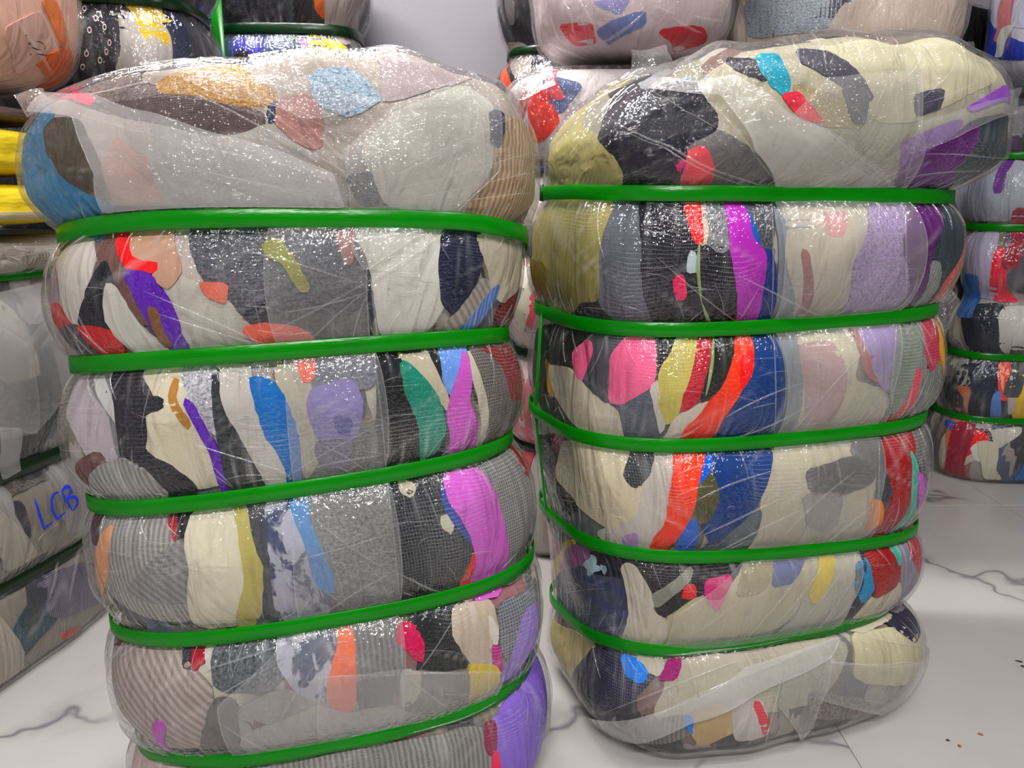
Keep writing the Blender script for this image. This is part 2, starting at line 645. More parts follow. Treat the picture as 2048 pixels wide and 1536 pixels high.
        faces = [(j * nt + i, j * nt + (i + 1) % nt, (j + 1) * nt + (i + 1) % nt, (j + 1) * nt + i) for j in range(nw - 1) for i in range(nt)]
        o = s.obj(name, V, faces, mat, np.stack([T * s.UM, Wg * WM], -1).reshape(-1, 2), label='clear polythene wrap stretched over the clothes')
        X, Y = T * s.UM, Wg * WM
        sd = int(s.base[0] * 100)
        sm = lambda q, a, b: np.clip((q - a) / (b - a), 0, 1) ** 1.5
        hz = 0.045 * sm(vnoise(X * 12, Y * 9, sd), 0.35, 0.95)                       # cloudy patches
        hz += 0.9 * sm(vnoise(X * 150 + 8 * Y, Y * 9, sd + 1), 0.72, 1.0) * (0.35 + near)      # pulled streaks
        for ang, q in ((0.5, 2), (-0.42, 3)):
            c_, s_ = math.cos(ang), math.sin(ang)
            hz += 0.7 * sm(vnoise((X * c_ + Y * s_) * 8, (-X * s_ + Y * c_) * 140, sd + q), 0.80, 1.0)
        tdn = sm(vnoise(X * 14, Y * 16, sd + 5), 0.35, 0.9)
        for nm, val in (('haze', hz), ('thread', tdn)):
            at = o.data.attributes.new(nm, 'FLOAT', 'POINT')
            at.data.foreach_set('value', val.ravel().astype(np.float32))

    def patch_tw(s, P, mat, name='garment', off=None, puff=0.0001, skirt=True, label=None, rnd=True, step=0.009, jit=0.0, lift=None):
        """One garment (or sheet of film) lying on the bale; P is its outline as (angle, height)."""
        P = np.asarray(P, dtype=float).copy()
        S = np.array([s.UM, WM])
        Q = P * S
        for _ in range(2 if rnd else 0):              # soften the corners
            A, B = Q, np.roll(Q, -1, 0)
            Q = np.stack([A * 0.88 + B * 0.12, A * 0.12 + B * 0.88], 1).reshape(-1, 2)
        if rnd:                                       # cloth tucks a little under its neighbour
            e = np.roll(Q, -1, 0) - np.roll(Q, 1, 0)
            e /= np.linalg.norm(e, axis=1, keepdims=True) + 1e-9
            area = (Q[:, 0] * np.roll(Q[:, 1], -1) - np.roll(Q[:, 0], -1) * Q[:, 1]).sum()
            Q = Q + np.stack([e[:, 1], -e[:, 0]], 1) * (0.0018 if area > 0 else -0.0018)
        # even spacing
        segl = np.linalg.norm(np.roll(Q, -1, 0) - Q, axis=1)
        tot = segl.sum()
        if tot < 0.012:
            return None
        m = max(10, int(tot / min(step, tot / 14)))
        cum = np.r_[0, np.cumsum(segl)]
        dd = np.linspace(0, tot, m, endpoint=False)
        Qc = np.r_[Q, Q[:1]]
        B = np.stack([np.interp(dd, cum, Qc[:, 0]), np.interp(dd, cum, Qc[:, 1])], 1)
        if jit:
            B += RNG.normal(0, jit, B.shape)
        lo, hi = B.min(0), B.max(0)
        st = max(step, math.sqrt(max((hi - lo).prod(), 1e-6)) / 36)
        gx = np.arange(lo[0] + st * 0.5, hi[0], st)
        gy = np.arange(lo[1] + st * 0.5, hi[1], st)
        I = np.stack(np.meshgrid(gx, gy), -1).reshape(-1, 2)
        A2, B2 = B, np.roll(B, -1, 0)
        def dist(I):
            e = B2 - A2
            t = np.clip(((I[:, None] - A2) * e).sum(-1) / ((e * e).sum(-1) + 1e-12), 0, 1)
            return np.linalg.norm(I[:, None] - (A2 + t[..., None] * e), axis=-1).min(1)
        def inside(I):
            x, y = I[:, :1], I[:, 1:]
            c = ((A2[:, 1] > y) != (B2[:, 1] > y)) & (x < (B2[:, 0] - A2[:, 0]) * (y - A2[:, 1]) / (B2[:, 1] - A2[:, 1] + 1e-15) + A2[:, 0])
            return c.sum(1) % 2 == 1
        if len(I):
            I = I[inside(I)]
        if len(I):
            I = I[dist(I) > st * 0.45]
        pts = np.r_[B, I]
        v2, ed, fc, *_ = delaunay_2d_cdt([Vector(p) for p in pts], [], [list(range(len(B)))], 1, 1e-6)
        v2 = np.array([tuple(v) for v in v2])
        if not len(fc):
            return None
        if off is None:
            kseg = int(np.floor(P[:, 1].mean()))
            s.seg_order[kseg] = s.seg_order.get(kseg, 0) + 1
            off = 0.0026 + 0.00018 * min(s.seg_order[kseg], 38)
        h = off + puff * (1 - np.exp(-dist(v2) / 0.004))
        if lift is not None:
            h = h + lift(v2)
        V = s.ev(v2[:, 0] / s.UM, v2[:, 1] / WM, h)
        uv = v2
        faces = []
        for f in fc:
            a, b, c = v2[f[0]], v2[f[1]], v2[f[2]]
            if (b[0] - a[0]) * (c[1] - a[1]) - (b[1] - a[1]) * (c[0] - a[0]) < 0:
                f = f[::-1]
            faces.append(tuple(f))
        if skirt:                                     # the cut edge goes down to the clothes beneath
            cnt = {}
            for f in faces:
                for a, b in zip(f, f[1:] + f[:1]):
                    cnt[(a, b)] = 1
            rim = [e for e in cnt if (e[1], e[0]) not in cnt]
            ids = sorted({i for e in rim for i in e})
            m0, m1 = {i: len(V) + q for q, i in enumerate(ids)}, {i: len(V) + len(ids) + q for q, i in enumerate(ids)}
            low = s.ev(v2[ids, 0] / s.UM, v2[ids, 1] / WM, -0.003)
            V = np.r_[V, V[ids], low]
            uv = np.r_[uv, v2[ids], v2[ids]]
            faces += [(m0[b], m0[a], m1[a], m1[b]) for a, b in rim]
        return s.obj(name, V, faces, mat, uv, label=label)

    def garment(s, px, col, pat='plain', name='garment', **kw):
        P = s.poly_tw(px)
        if P is None:
            return None
        kw.setdefault('label', colour_name(col) + {'plain': '', 'stripe': ' striped', 'diag': ' ribbed', 'speckle': ' flecked', 'print': ' printed', 'mesh': ' mesh', 'plaid': ' checked'}[pat] + ' cloth pressed in the bale')
        return s.patch_tw(P, cloth(col, pat), name, jit=0.0006, **kw)

    def sheet(s, px, mat, name='film_flap', off=0.0138, label='milky folded sheet of polythene', **kw):
        P = s.poly_tw(px)
        if P is None:
            return None
        o = s.patch_tw(P, mat, name, off=off, puff=0.0008, skirt=False, label=label, rnd=kw.pop('rnd', False), **kw)
        if o is not None:                             # the cut edge of the sheet, a little rolled
            Q = np.r_[P, P[:1]] * np.array([s.UM, WM])
            cum = np.r_[0, np.cumsum(np.linalg.norm(np.diff(Q, axis=0), axis=1))]
            f = np.linspace(0, cum[-1], max(24, int(cum[-1] / 0.008)))
            V, F, U = s.ribbon(np.interp(f, cum, Q[:, 0]) / s.UM, np.interp(f, cum, Q[:, 1]) / WM, 0.0009, off + 0.0002, 0.0012)
            s.obj('sheet_edge', V, F, M_CREASE, U, parent=o)
        return o

    def strap(s, w, mat, width=0.0215, off=0.0166, name='strap', label=None):
        th = np.linspace(0, 2 * np.pi, 180, endpoint=False)
        hw = width / 2 / 0.17
        V, uv = [], []
        prof = [(-0.5, 0.0), (-0.46, 0.0011), (0.0, 0.0014), (0.46, 0.0011), (0.5, 0.0)]
        c = s.ev(th, np.full_like(th, w), off)
        up = np.array([0, 0, 1.0])
        tg = np.roll(c, -1, 0) - np.roll(c, 1, 0)
        tg /= np.linalg.norm(tg, axis=1, keepdims=True)
        nr = np.cross(tg, up)
        nr /= np.linalg.norm(nr, axis=1, keepdims=True)
        upv = np.cross(nr, tg)
        for k, (a, o) in enumerate(prof):
            V.append(c + upv * (a * width) + nr * o)
            uv.append(np.stack([th * s.UM, np.full_like(th, a * width)], -1))
        nt, m = len(th), len(prof)
        faces = [(k * nt + i, k * nt + (i + 1) % nt, ((k + 1) % m) * nt + (i + 1) % nt, ((k + 1) % m) * nt + i) for k in range(m) for i in range(nt)]
        return s.obj(name, np.concatenate(V), faces, mat, np.concatenate(uv), label=label)

    def upright_strap(s, t, w0, w1, mat, width=0.016, off=0.0160, name='upright_strap'):
        """A strap running down a side, pulled straight from one cross strap to the next."""
        ks = [w0] + [k for k in range(math.ceil(w0 + 0.01), math.floor(w1 - 0.01) + 1)] + [w1]
        V, faces = [], []
        for k in ks:
            c = s.ev(np.array([t - 0.5 * width / s.UM, t, t + 0.5 * width / s.UM]), np.full(3, float(k)), off)
            o = c[1] - s.ev(np.array([t]), np.array([float(k)]), off - 0.01)[0]
            o /= np.linalg.norm(o)
            V += [c[0], c[1] + o * 0.0005, c[2], c[0] + o * 0.0012, c[1] + o * 0.0018, c[2] + o * 0.0012]
        for q in range(len(ks) - 1):
            a, b = q * 6, q * 6 + 6
            faces += [(a + 3, a + 4, b + 4, b + 3), (a + 4, a + 5, b + 5, b + 4), (a, b, b + 1, a + 1), (a + 1, b + 1, b + 2, a + 2),
                      (a, a + 3, b + 3, b), (a + 2, b + 2, b + 5, a + 5)]
        faces += [(0, 1, 4, 3), (1, 2, 5, 4)]
        e = (len(ks) - 1) * 6
        faces += [(e, e + 3, e + 4, e + 1), (e + 1, e + 4, e + 5, e + 2)]
        return s.obj(name, V, faces, mat, [(0, 0)] * len(V))

    def ribbon(s, T, W, width, off, rise):
        """Vertices and faces of one raised fold of film along a line on the bale (a small tent in section)."""
        n = len(T)
        tx, ty = np.gradient(np.asarray(T) * s.UM), np.gradient(np.asarray(W) * WM)
        L = np.hypot(tx, ty) + 1e-9
        nx, ny = -ty / L, tx / L
        tap = np.sin(np.linspace(0.06, np.pi - 0.06, n)) ** 0.6
        V = []
        for q, r in ((-1, 0), (0, 1), (1, 0)):
            V.append(s.ev(np.asarray(T) + q * nx * width * tap / s.UM, np.asarray(W) + q * ny * width * tap / WM, off + r * rise * tap))
        V = np.concatenate(V)
        uv = np.concatenate([np.stack([np.asarray(T) * s.UM + q * width, np.asarray(W) * WM], -1) for q in (-1, 0, 1)])
        F = [(k * n + i, k * n + i + 1, (k + 1) * n + i + 1, (k + 1) * n + i) for k in range(2) for i in range(n - 1)]
        return V, F, uv

    def creases(s, lines, mat, name='film_crease', width=0.0009, rise=0.0022, off=None):
        Vs, Fs, Us, o = [], [], [], 0
        off = s.film_off + 0.0012 if off is None else off
        for ln in lines:
            p = np.array(ln[:4], dtype=float)
            wd = ln[4] if len(ln) > 4 else 1.0
            bow = ln[5] if len(ln) > 5 else s.rng.uniform(-6, 6)
            T, W = [], []
            for f in np.linspace(0, 1, 16):
                x, y = p[0] + (p[2] - p[0]) * f, p[1] + (p[3] - p[1]) * f
                d = np.array([-(p[3] - p[1]), p[2] - p[0]])
                d = d / (np.linalg.norm(d) + 1e-9) * bow * math.sin(math.pi * f)
                q = s.tw(x + d[0], y + d[1])
                if q is not None:
                    T.append(q[0]); W.append(q[1])
            if len(T) < 4:
                continue
            T = np.unwrap(np.array(T))
            V, F, U = s.ribbon(T, np.array(W), width * wd, off, rise)
            Vs.append(V); Us.append(U)
            Fs += [tuple(i + o for i in f) for f in F]
            o += len(V)
        if Vs:
            s.obj(name, np.concatenate(Vs), Fs, mat, np.concatenate(Us), kind='stuff')

    def gathers(s, straps, mat, per=46, name='film_gather'):
        Vs, Fs, Us, o = [], [], [], 0
        for w in straps:
            for sd in (-1, 1):
                for _ in range(per):
                    t = s.rng.uniform(0, 2 * math.pi)
                    ln = s.rng.uniform(0.08, 0.34) * (0.7 if s.rng.random() < 0.6 else 1.2)
                    sl = s.rng.uniform(-0.10, 0.10)
                    f = np.linspace(0, 1, 7)
                    T = t + sl * f ** 1.4
                    W = w + sd * (0.08 + ln * f)
                    V, F, U = s.ribbon(T, W, s.rng.uniform(0.0005, 0.0012), s.film_off + 0.0006, 0.0022)
                    Vs.append(V); Us.append(U)
                    Fs += [tuple(i + o for i in q) for q in F]
                    o += len(V)
        s.obj(name, np.concatenate(Vs), Fs, mat, np.concatenate(Us), kind='stuff')

    def random_garments(s, t0, t1, w0, w1, n, pal, hmin=0.5, hmax=2.2):
        rg = s.rng
        for _ in range(n):
            t, w = rg.uniform(t0, t1), rg.uniform(w0, w1)
            wd, ht = rg.uniform(0.10, 0.30), rg.uniform(hmin, hmax)
            sl = rg.uniform(-0.25, 0.25)
            k = 5
            L = [(t - wd / 2 * rg.uniform(0.5, 1.2) + sl * (f - 0.5), w + ht * (f - 0.5)) for f in np.linspace(0, 1, k)]
            R = [(t + wd / 2 * rg.uniform(0.5, 1.2) + sl * (f - 0.5), w + ht * (f - 0.5)) for f in np.linspace(1, 0, k)]
            P = [(a, min(max(b, w0), w1)) for a, b in L + R]
            c, p = rg.choice(pal)
            s.patch_tw(P, cloth(c, p), 'garment', jit=0.0006, step=0.016, off=rg.uniform(0.0022, 0.0040) if s.front else rg.uniform(0.003, 0.0058))

def sack_rows(cx, cy, a, b, h, p=2.6, q=2.2, n=26):
    """A soft filled sack lying down: pillow-shaped, from its underside (w=0) over to its top (w=3)."""
    rows = []
    for v in np.sin(np.linspace(-math.pi / 2, math.pi / 2, n)):
        rho = max((1 - abs(v) ** p) ** (1 / q), 0.004)
        rows.append((1.5 + 1.5 * v, cx, cy, a * rho, b * rho, h / 2 * (1 + v), 0, 0, 0, 1.0 if abs(v) < 0.9 else 0.2))
    return rows

def column_rows(cx, cy, a, b, zs, top, pinch=0.025, bulge=0.015, cap=None):
    """A strapped upright bale with cross straps at the heights zs (lowest first)."""
    st = [(cx, a - pinch, b - pinch, z, 0, 0) for z in zs][::-1]
    md = [(cx, a + bulge, b + bulge, 0.5 * z, 0, 0) for z in [top] + list(zs[::-1])]
    return strap_rows(st, md, 0, cy, 0, None, cap or CAP, 0.9, per=12)

def quad_sheet(bale, c, mat, name='film_flap', wave=0.006, n=9, seed=0):
    """A loose tongue of film standing off a bale; c: four corners as points in the room."""
    r = np.random.default_rng(seed)
    ph = r.uniform(0, 6.28, 4)
    C = [np.array(tuple(p)) for p in c]
    nn = np.cross(C[1] - C[0], C[3] - C[0])
    nn /= np.linalg.norm(nn)
    V, uv = [], []
    for j in range(n):
        for i in range(n):
            u, v = i / (n - 1), j / (n - 1)
            p = (C[0] * (1 - u) + C[1] * u) * (1 - v) + (C[3] * (1 - u) + C[2] * u) * v
            p = p + nn * wave * (math.sin(5 * u + 3 * v + ph[0]) + 0.6 * math.sin(9 * v - 4 * u + ph[1])) * (0.3 + v * (1 - v) * 2)
            V.append(p)
            uv.append((u * np.linalg.norm(C[1] - C[0]), v * np.linalg.norm(C[3] - C[0])))
    F = [(j * n + i, j * n + i + 1, (j + 1) * n + i + 1, (j + 1) * n + i) for j in range(n - 1) for i in range(n - 1)]
    bale.obj(name, V, F, mat, uv, label='loose tongue of polythene sticking out')

def strap_rows(straps, mids, psi, cy, ly, zt, cap, bottom, shrink=0.010, per=16, seg_pow=0.75):
    """Rows of a bale from its fitted cross straps (cx,a,b,z,tx,ty, top first) and the bulges between them."""
    S = [np.array([c, a - shrink, b - shrink, z, tx, ty]) for c, a, b, z, tx, ty in straps][::-1]   # now bottom first
    Mm = [np.array([c, a - shrink, b - shrink, z, tx, ty]) for c, a, b, z, tx, ty in mids][::-1]
    rows = []
    def put(w, r, h=0.0, lm=1.0):
        rows.append((w, r[0], cy + ly * (r[3] - 0.5), r[1], r[2], r[3], r[4], r[5], h, lm))
    # underside and lowest segment
    lo = Mm[0].copy()
    lo[3:] = (0.0, 0, 0)
    for f in (0.02, 0.35, 0.7, 0.9):
        q = lo.copy()
        q[1:3] *= bottom * f
        put(-0.6 + 0.5 * f, q, 0, 0)
    nb = 16
    for k in range(nb):
        f = k / nb
        lin_ = lo * (1 - f) + S[0] * f
        lin_[1:3] = (lo[1:3] * bottom) * (1 - f) + S[0][1:3] * f
        g = (1 - abs(2 * f - 1) ** 2.2) ** 0.6
        q = lin_.copy()
        q[0] += (Mm[0][0] - lin_[0]) * g
        q[1:3] += (Mm[0][1:3] - lin_[1:3]) * g
        put(f, q, 0, g)
    for k in range(len(S) - 1):
        A, B, M = S[k], S[k + 1], Mm[k + 1]
        mid = (A + B) / 2
        for j in range(per):
            f = j / per
            ff = min(max((f - 0.075) / 0.85, 0), 1)
            g = (1 - abs(2 * ff - 1) ** 2.3) ** seg_pow
            put(k + 1 + f, A * (1 - f) + B * f + (M - mid) * g * np.array([1, 1, 1, 0, 0, 0]), 0, g)
    A, M = S[-1], Mm[-1]
    n0 = len(S)
    ss = np.linspace(0, 1, 34)
    for s_ in ss:
        rho = np.interp(s_, cap[0], cap[1])
        h = np.interp(s_, cap[0], cap[2])
        e = min(max(s_ - 0.06, 0) / 0.26, 1.0)
        e = 1 - (1 - e) ** 1.7
        q = A * (1 - e) + M * e
        q[3:] = A[3:]
        if s_ < 0.32:
            q[1:3] = A[1:3] * (1 - e) + M[1:3] * e
        else:
            q[1:3] = M[1:3] * max(rho, 0.004)
        put(n0 + s_ * 2.6, q, h, min(s_ * 6, 1) * (1.0 if s_ < 0.9 else 0.3))
    return rows

CAP = ([0, 0.06, 0.13, 0.22, 0.32, 0.48, 0.62, 0.74, 0.84, 0.92, 1.0],
       [1, 1, 1, 1, 1, 1.0, 0.985, 0.92, 0.76, 0.45, 0.0],
       [0, 0.065, 0.15, 0.26, 0.38, 0.58, 0.76, 0.885, 0.955, 0.988, 1.0])
# some everyday cloth colours (as they look in the room's light)
CR, WH, BK, NV, CH, GY, LG = (205, 199, 181), (208, 205, 200), (26, 27, 33), (26, 29, 56), (74, 76, 82), (120, 120, 122), (166, 163, 162)
PAL = [(CR, 'plain'), (WH, 'plain'), (BK, 'plain'), (NV, 'plain'), (CH, 'plain'), (GY, 'stripe'), (LG, 'plain'), (CR, 'diag'),
       ((150, 40, 60), 'plain'), ((70, 110, 170), 'plain'), ((180, 160, 110), 'plain'), ((110, 60, 140), 'plain'), ((200, 120, 90), 'plain'),
       ((90, 94, 104), 'mesh'), ((110, 84, 78), 'plain'), (LG, 'speckle'), ((40, 110, 110), 'plain')]

# ================================================================== the bale on the left
L_STR = [(-0.2848, 0.2988, 0.1916, 0.8345, -0.0014, -0.2549), (-0.3020, 0.2885, 0.1916, 0.6922, 0.0430, -0.1864),
         (-0.3002, 0.2919, 0.1916, 0.5273, 0.0936, -0.1252), (-0.2785, 0.3037, 0.1916, 0.3485, 0.0834, -0.0947),
         (-0.2711, 0.2975, 0.1916, 0.1552, 0.0848, -0.1119)]
L_MID = [(-0.2929, 0.3293, 0.207, 0.9545, 0, 0), (-0.3015, 0.3134, 0.1943 + .012, 0.7633, 0, 0), (-0.3012, 0.3129, 0.1938 + .012, 0.6097, 0, 0),
         (-0.29, 0.3209, 0.2003 + .012, 0.4379, 0, 0), (-0.2761, 0.3261, 0.2045 + .012, 0.2518, 0, 0), (-0.2624, 0.3248, 0.2034, 0.0854, 0, 0)]
rowsL = strap_rows(L_STR, L_MID, 0.1855, 1.0999, -0.0023, None, CAP, 0.90)
BL = Bale('clothes_bale', 'big strapped bale of pressed clothes with a purple bundle at its foot, in front', 'bale',
          (-0.27, 1.10, 0), 0.1855, 2.8, rowsL,
          ztop=([-1, -0.8, -0.5, 0, 0.4, 0.8, 1.0], [1.005, 1.02, 1.045, 1.07, 1.075, 1.055, 1.01], 0.32),
          zs=(0.8345, -0.0014, -0.2549), seed=3)
BL.straps = [1, 2, 3, 4, 5]
BL.front = True
BL.body()
BL.random_garments(0.25, 2.9, 0.15, 6.6, 46, PAL)
BLK, PUR, COR, ORC = (26, 27, 33), (92, 34, 165), (240, 108, 88), (190, 92, 182)
LEFT = [
 # top bundle
 ([(40, 420), (30, 220), (160, 160), (420, 110), (700, 105), (960, 150), (1070, 250), (1060, 400), (960, 440), (500, 415)], (170, 160, 152), 'plain'),
 ([(360, 250), (700, 210), (760, 330), (700, 412), (300, 415), (230, 320)], (168, 164, 160), 'plain'),
 ([(140, 195), (200, 162), (330, 135), (360, 190), (500, 215), (540, 240), (420, 275), (250, 235)], (112, 100, 98), 'speckle'),
 ([(190, 208), (330, 198), (450, 212), (540, 245), (480, 268), (380, 262), (260, 238)], (84, 70, 70), 'plain'),
 ([(315, 170), (350, 128), (500, 105), (548, 115), (556, 192), (545, 216), (470, 212), (400, 192), (330, 190)], (176, 138, 90), 'speckle'),
 ([(150, 160), (250, 143), (255, 162), (180, 178)], (188, 182, 152), 'plain'),
 ([(172, 152), (215, 140), (185, 164)], (140, 176, 200), 'plain'),
 ([(115, 166), (142, 158), (192, 196), (188, 216), (150, 198), (112, 182)], (238, 44, 92), 'plain'),
 ([(105, 240), (165, 240), (205, 330), (232, 402), (180, 395), (120, 335), (92, 290)], (74, 66, 54), 'plain'),
 ([(28, 195), (60, 180), (108, 188), (118, 232), (90, 262), (98, 312), (150, 372), (240, 414), (190, 432), (120, 445), (60, 405), (35, 300)], (66, 128, 168), 'plain'),
 ([(60, 182), (110, 186), (116, 225), (70, 220)], (160, 190, 205), 'plain'),
 ([(230, 270), (300, 320), (330, 405), (240, 408)], (182, 142, 126), 'plain'),
 ([(538, 215), (562, 203), (556, 248), (540, 246)], (44, 46, 70), 'plain'),
 ([(560, 200), (625, 188), (645, 240), (640, 300), (600, 290), (552, 250)], (168, 126, 120), 'plain'),
 ([(620, 150), (705, 142), (765, 200), (705, 235), (630, 205)], (150, 166, 182), 'speckle'),
 ([(745, 120), (885, 138), (930, 165), (760, 218)], (172, 160, 160), 'plain'),
 ([(690, 350), (770, 340), (800, 412), (720, 415)], (96, 98, 102), 'plain'),
 ([(720, 300), (790, 225), (930, 172), (985, 220), (988, 335), (905, 425), (770, 415)], (204, 200, 190), 'plain'),
 ([(985, 235), (1050, 212), (1082, 270), (1065, 400), (1010, 450), (925, 435), (985, 335)], (192, 168, 140), 'stripe'),
 ([(976, 222), (1004, 228), (998, 292), (980, 290)], (52, 58, 78), 'plain'),
 # second bulge
 ([(372, 452), (725, 440), (745, 520), (740, 690), (630, 690), (480, 645), (440, 600), (390, 530)], (84, 85, 92), 'speckle'),
 ([(350, 455), (378, 452), (392, 540), (440, 610), (395, 590), (360, 545)], (178, 168, 162), 'plain'),
 ([(320, 550), (380, 558), (460, 605), (510, 660), (600, 690), (380, 705), (360, 640), (340, 590)], (188, 184, 174), 'plain'),
 ([(205, 470), (252, 458), (262, 550), (292, 600), (305, 645), (280, 645), (240, 580), (208, 530)], (108, 80, 74), 'plain'),
 ([(100, 530), (150, 482), (192, 478), (198, 512), (182, 570), (178, 645), (160, 655), (130, 612), (110, 565)], (206, 200, 192), 'plain'),
 ([(88, 540), (112, 505), (124, 560), (126, 615), (100, 605)], (152, 132, 138), 'plain'),
 ([(108, 606), (126, 608), (148, 646), (138, 668), (114, 642)], (176, 22, 34), 'plain'),
 ([(128, 655), (160, 645), (190, 698), (150, 692)], (66, 62, 68), 'speckle'),
 ([(195, 545), (214, 520), (230, 560), (226, 602), (216, 640), (244, 668), (162, 648), (176, 600)], BLK, 'plain'),
 ([(158, 650), (200, 652), (242, 664), (256, 705), (210, 712), (184, 682)], (196, 16, 22), 'plain'),
 ([(186, 472), (216, 462), (205, 486)], (40, 120, 140), 'plain'),
 ([(220, 558), (250, 598), (276, 640), (312, 680), (360, 702), (280, 708), (250, 684), (213, 630)], (210, 207, 198), 'plain'),
 ([(265, 458), (350, 455), (368, 540), (340, 580), (308, 552), (320, 528), (275, 525)], (186, 152, 132), 'plain'),
 ([(246, 462), (267, 457), (266, 518), (290, 525), (320, 528), (314, 547), (265, 544), (243, 512)], (232, 22, 54), 'plain'),
 ([(252, 540), (302, 545), (342, 600), (358, 640), (378, 706), (345, 700), (310, 652), (274, 592)], PUR, 'plain'),
 ([(300, 610), (320, 618), (350, 690), (335, 690)], (120, 84, 50), 'plain'),
 ([(398, 564), (458, 568), (452, 604), (420, 592)], (205, 112, 96), 'plain'),
 ([(525, 488), (562, 478), (602, 540), (620, 580), (600, 582), (568, 522), (530, 508)], (146, 146, 34), 'plain'),
 ([(478, 632), (560, 596), (742, 575), (742, 690), (640, 690), (600, 652)], (40, 42, 50), 'plain'),
 ([(480, 655), (530, 643), (590, 648), (630, 670), (628, 760), (606, 765), (592, 700), (540, 700)], COR, 'plain'),
 ([(672, 468), (708, 458), (702, 532), (690, 524)], (166, 120, 114), 'plain'),
 ([(705, 455), (830, 445), (886, 458), (876, 530), (882, 612), (850, 660), (760, 672), (745, 560), (738, 520)], (208, 205, 197), 'plain'),
 ([(905, 625), (960, 556), (990, 560), (945, 640), (880, 668)], (172, 166, 156), 'diag'),
 ([(882, 452), (965, 470), (948, 560), (900, 624), (880, 604), (875, 530)], NV, 'plain'),
 ([(945, 470), (1000, 478), (1040, 520), (1035, 590), (992, 604), (974, 562), (958, 505)], (190, 182, 164), 'plain'),
 ([(992, 562), (986, 592), (940, 655), (910, 660), (950, 610)], (118, 150, 210), 'stripe'),
 ([(1002, 600), (1045, 560), (1048, 612), (1000, 655), (986, 642)], (114, 22, 34), 'plain'),
 # third bulge
 ([(610, 900), (745, 850), (760, 948), (600, 975)], (88, 88, 84), 'speckle'),
 ([(148, 752), (190, 742), (226, 810), (242, 870), (236, 928), (195, 930), (150, 852), (132, 800)], (182, 172, 178), 'plain'),
 ([(188, 745), (248, 738), (258, 830), (250, 918), (236, 905), (226, 830)], (128, 128, 130), 'plain'),
 ([(196, 748), (212, 744), (250, 830), (252, 868), (240, 850)], (206, 205, 204), 'plain'),
 ([(225, 742), (238, 742), (256, 800), (250, 810)], (206, 205, 204), 'plain'),
 ([(162, 920), (200, 902), (216, 920), (232, 965), (190, 985)], (98, 62, 60), 'plain'),
 ([(288, 740), (372, 732), (382, 800), (424, 870), (450, 965), (388, 975), (345, 930), (292, 892), (288, 820), (325, 802)], (208, 200, 180), 'plain'),
 ([(350, 760), (362, 755), (352, 800), (385, 850), (378, 858), (340, 800)], (172, 126, 74), 'plain'),
 ([(278, 898), (340, 925), (394, 968), (390, 992), (340, 996), (288, 942)], BLK, 'plain'),
 ([(233, 740), (287, 736), (283, 795), (325, 794), (330, 818), (292, 822), (297, 872), (292, 912), (250, 922), (238, 820)], BLK, 'plain'),
 ([(368, 733), (437, 730), (442, 832), (432, 872), (395, 820)], (178, 177, 184), 'speckle'),
 ([(368, 798), (386, 804), (422, 870), (442, 905), (466, 985), (446, 988), (424, 902), (390, 842)], (92, 34, 168), 'plain'),
 ([(430, 738), (446, 800), (502, 900), (545, 985), (462, 985), (440, 880)], (46, 50, 52), 'plain'),
 ([(445, 732), (502, 730), (522, 830), (562, 900), (584, 965), (545, 985), (502, 900), (450, 810)], (194, 189, 182), 'plain'),
 ([(545, 735), (622, 728), (625, 820), (645, 900), (612, 962), (600, 880), (580, 810)], (180, 174, 157), 'plain'),
 ([(500, 752), (548, 764), (572, 800), (592, 850), (600, 902), (604, 985), (580, 985), (570, 922), (530, 862), (510, 800)], (36, 108, 176), 'plain'),
 ([(622, 715), (745, 700), (750, 770), (628, 792)], (98, 100, 112), 'speckle'),
 ([(618, 780), (702, 758), (724, 800), (712, 872), (650, 892), (618, 832)], (128, 116, 172), 'plain'),
 ([(628, 880), (705, 876), (692, 932), (640, 924)], (96, 86, 118), 'speckle'),
 ([(670, 830), (704, 838), (698, 868), (676, 860)], (70, 70, 140), 'plain'),
 ([(748, 695), (880, 690), (895, 800), (880, 920), (770, 952), (752, 850)], (30, 31, 34), 'plain'),
 ([(783, 698), (842, 692), (862, 730), (894, 800), (896, 826), (860, 772), (820, 738)], (188, 178, 158), 'plain'),
 ([(798, 720), (830, 738), (872, 790), (888, 850), (872, 892), (850, 938), (838, 902), (835, 840), (808, 780)], (30, 134, 114), 'plain'),
 ([(868, 692), (924, 686), (918, 740), (902, 795), (884, 760)], (112, 148, 212), 'plain'),
 ([(930, 690), (1010, 678), (1045, 720), (1052, 800), (1015, 875), (960, 895), (952, 810), (935, 740)], (76, 72, 68), 'mesh'),
 ([(925, 690), (1002, 682), (1048, 730), (1040, 800), (1012, 800), (990, 722)], (124, 28, 36), 'plain'),
 ([(918, 698), (937, 760), (932, 800), (948, 850), (942, 905), (895, 912), (890, 830), (902, 780)], ORC, 'plain'),
 ([(928, 700), (945, 738), (968, 830), (955, 895), (948, 892), (956, 830), (938, 750)], (194, 188, 173), 'plain'),
 ([(193, 935), (250, 914), (302, 940), (345, 996), (210, 1000)], (158, 157, 154), 'stripe'),
 # fourth bulge
 ([(608, 985), (775, 960), (795, 1205), (660, 1232), (660, 1160), (640, 1090)], (108, 109, 106), 'speckle'),
 ([(192, 1020), (370, 1008), (358, 1080), (388, 1112), (394, 1225), (370, 1240), (300, 1232), (230, 1190), (185, 1090)], (162, 159, 155), 'stripe'),
 ([(255, 1180), (352, 1082), (385, 1105), (390, 1200), (310, 1205)], (140, 139, 138), 'diag'),
 ([(190, 1020), (216, 1012), (206, 1082), (192, 1088)], (74, 58, 64), 'plain'),
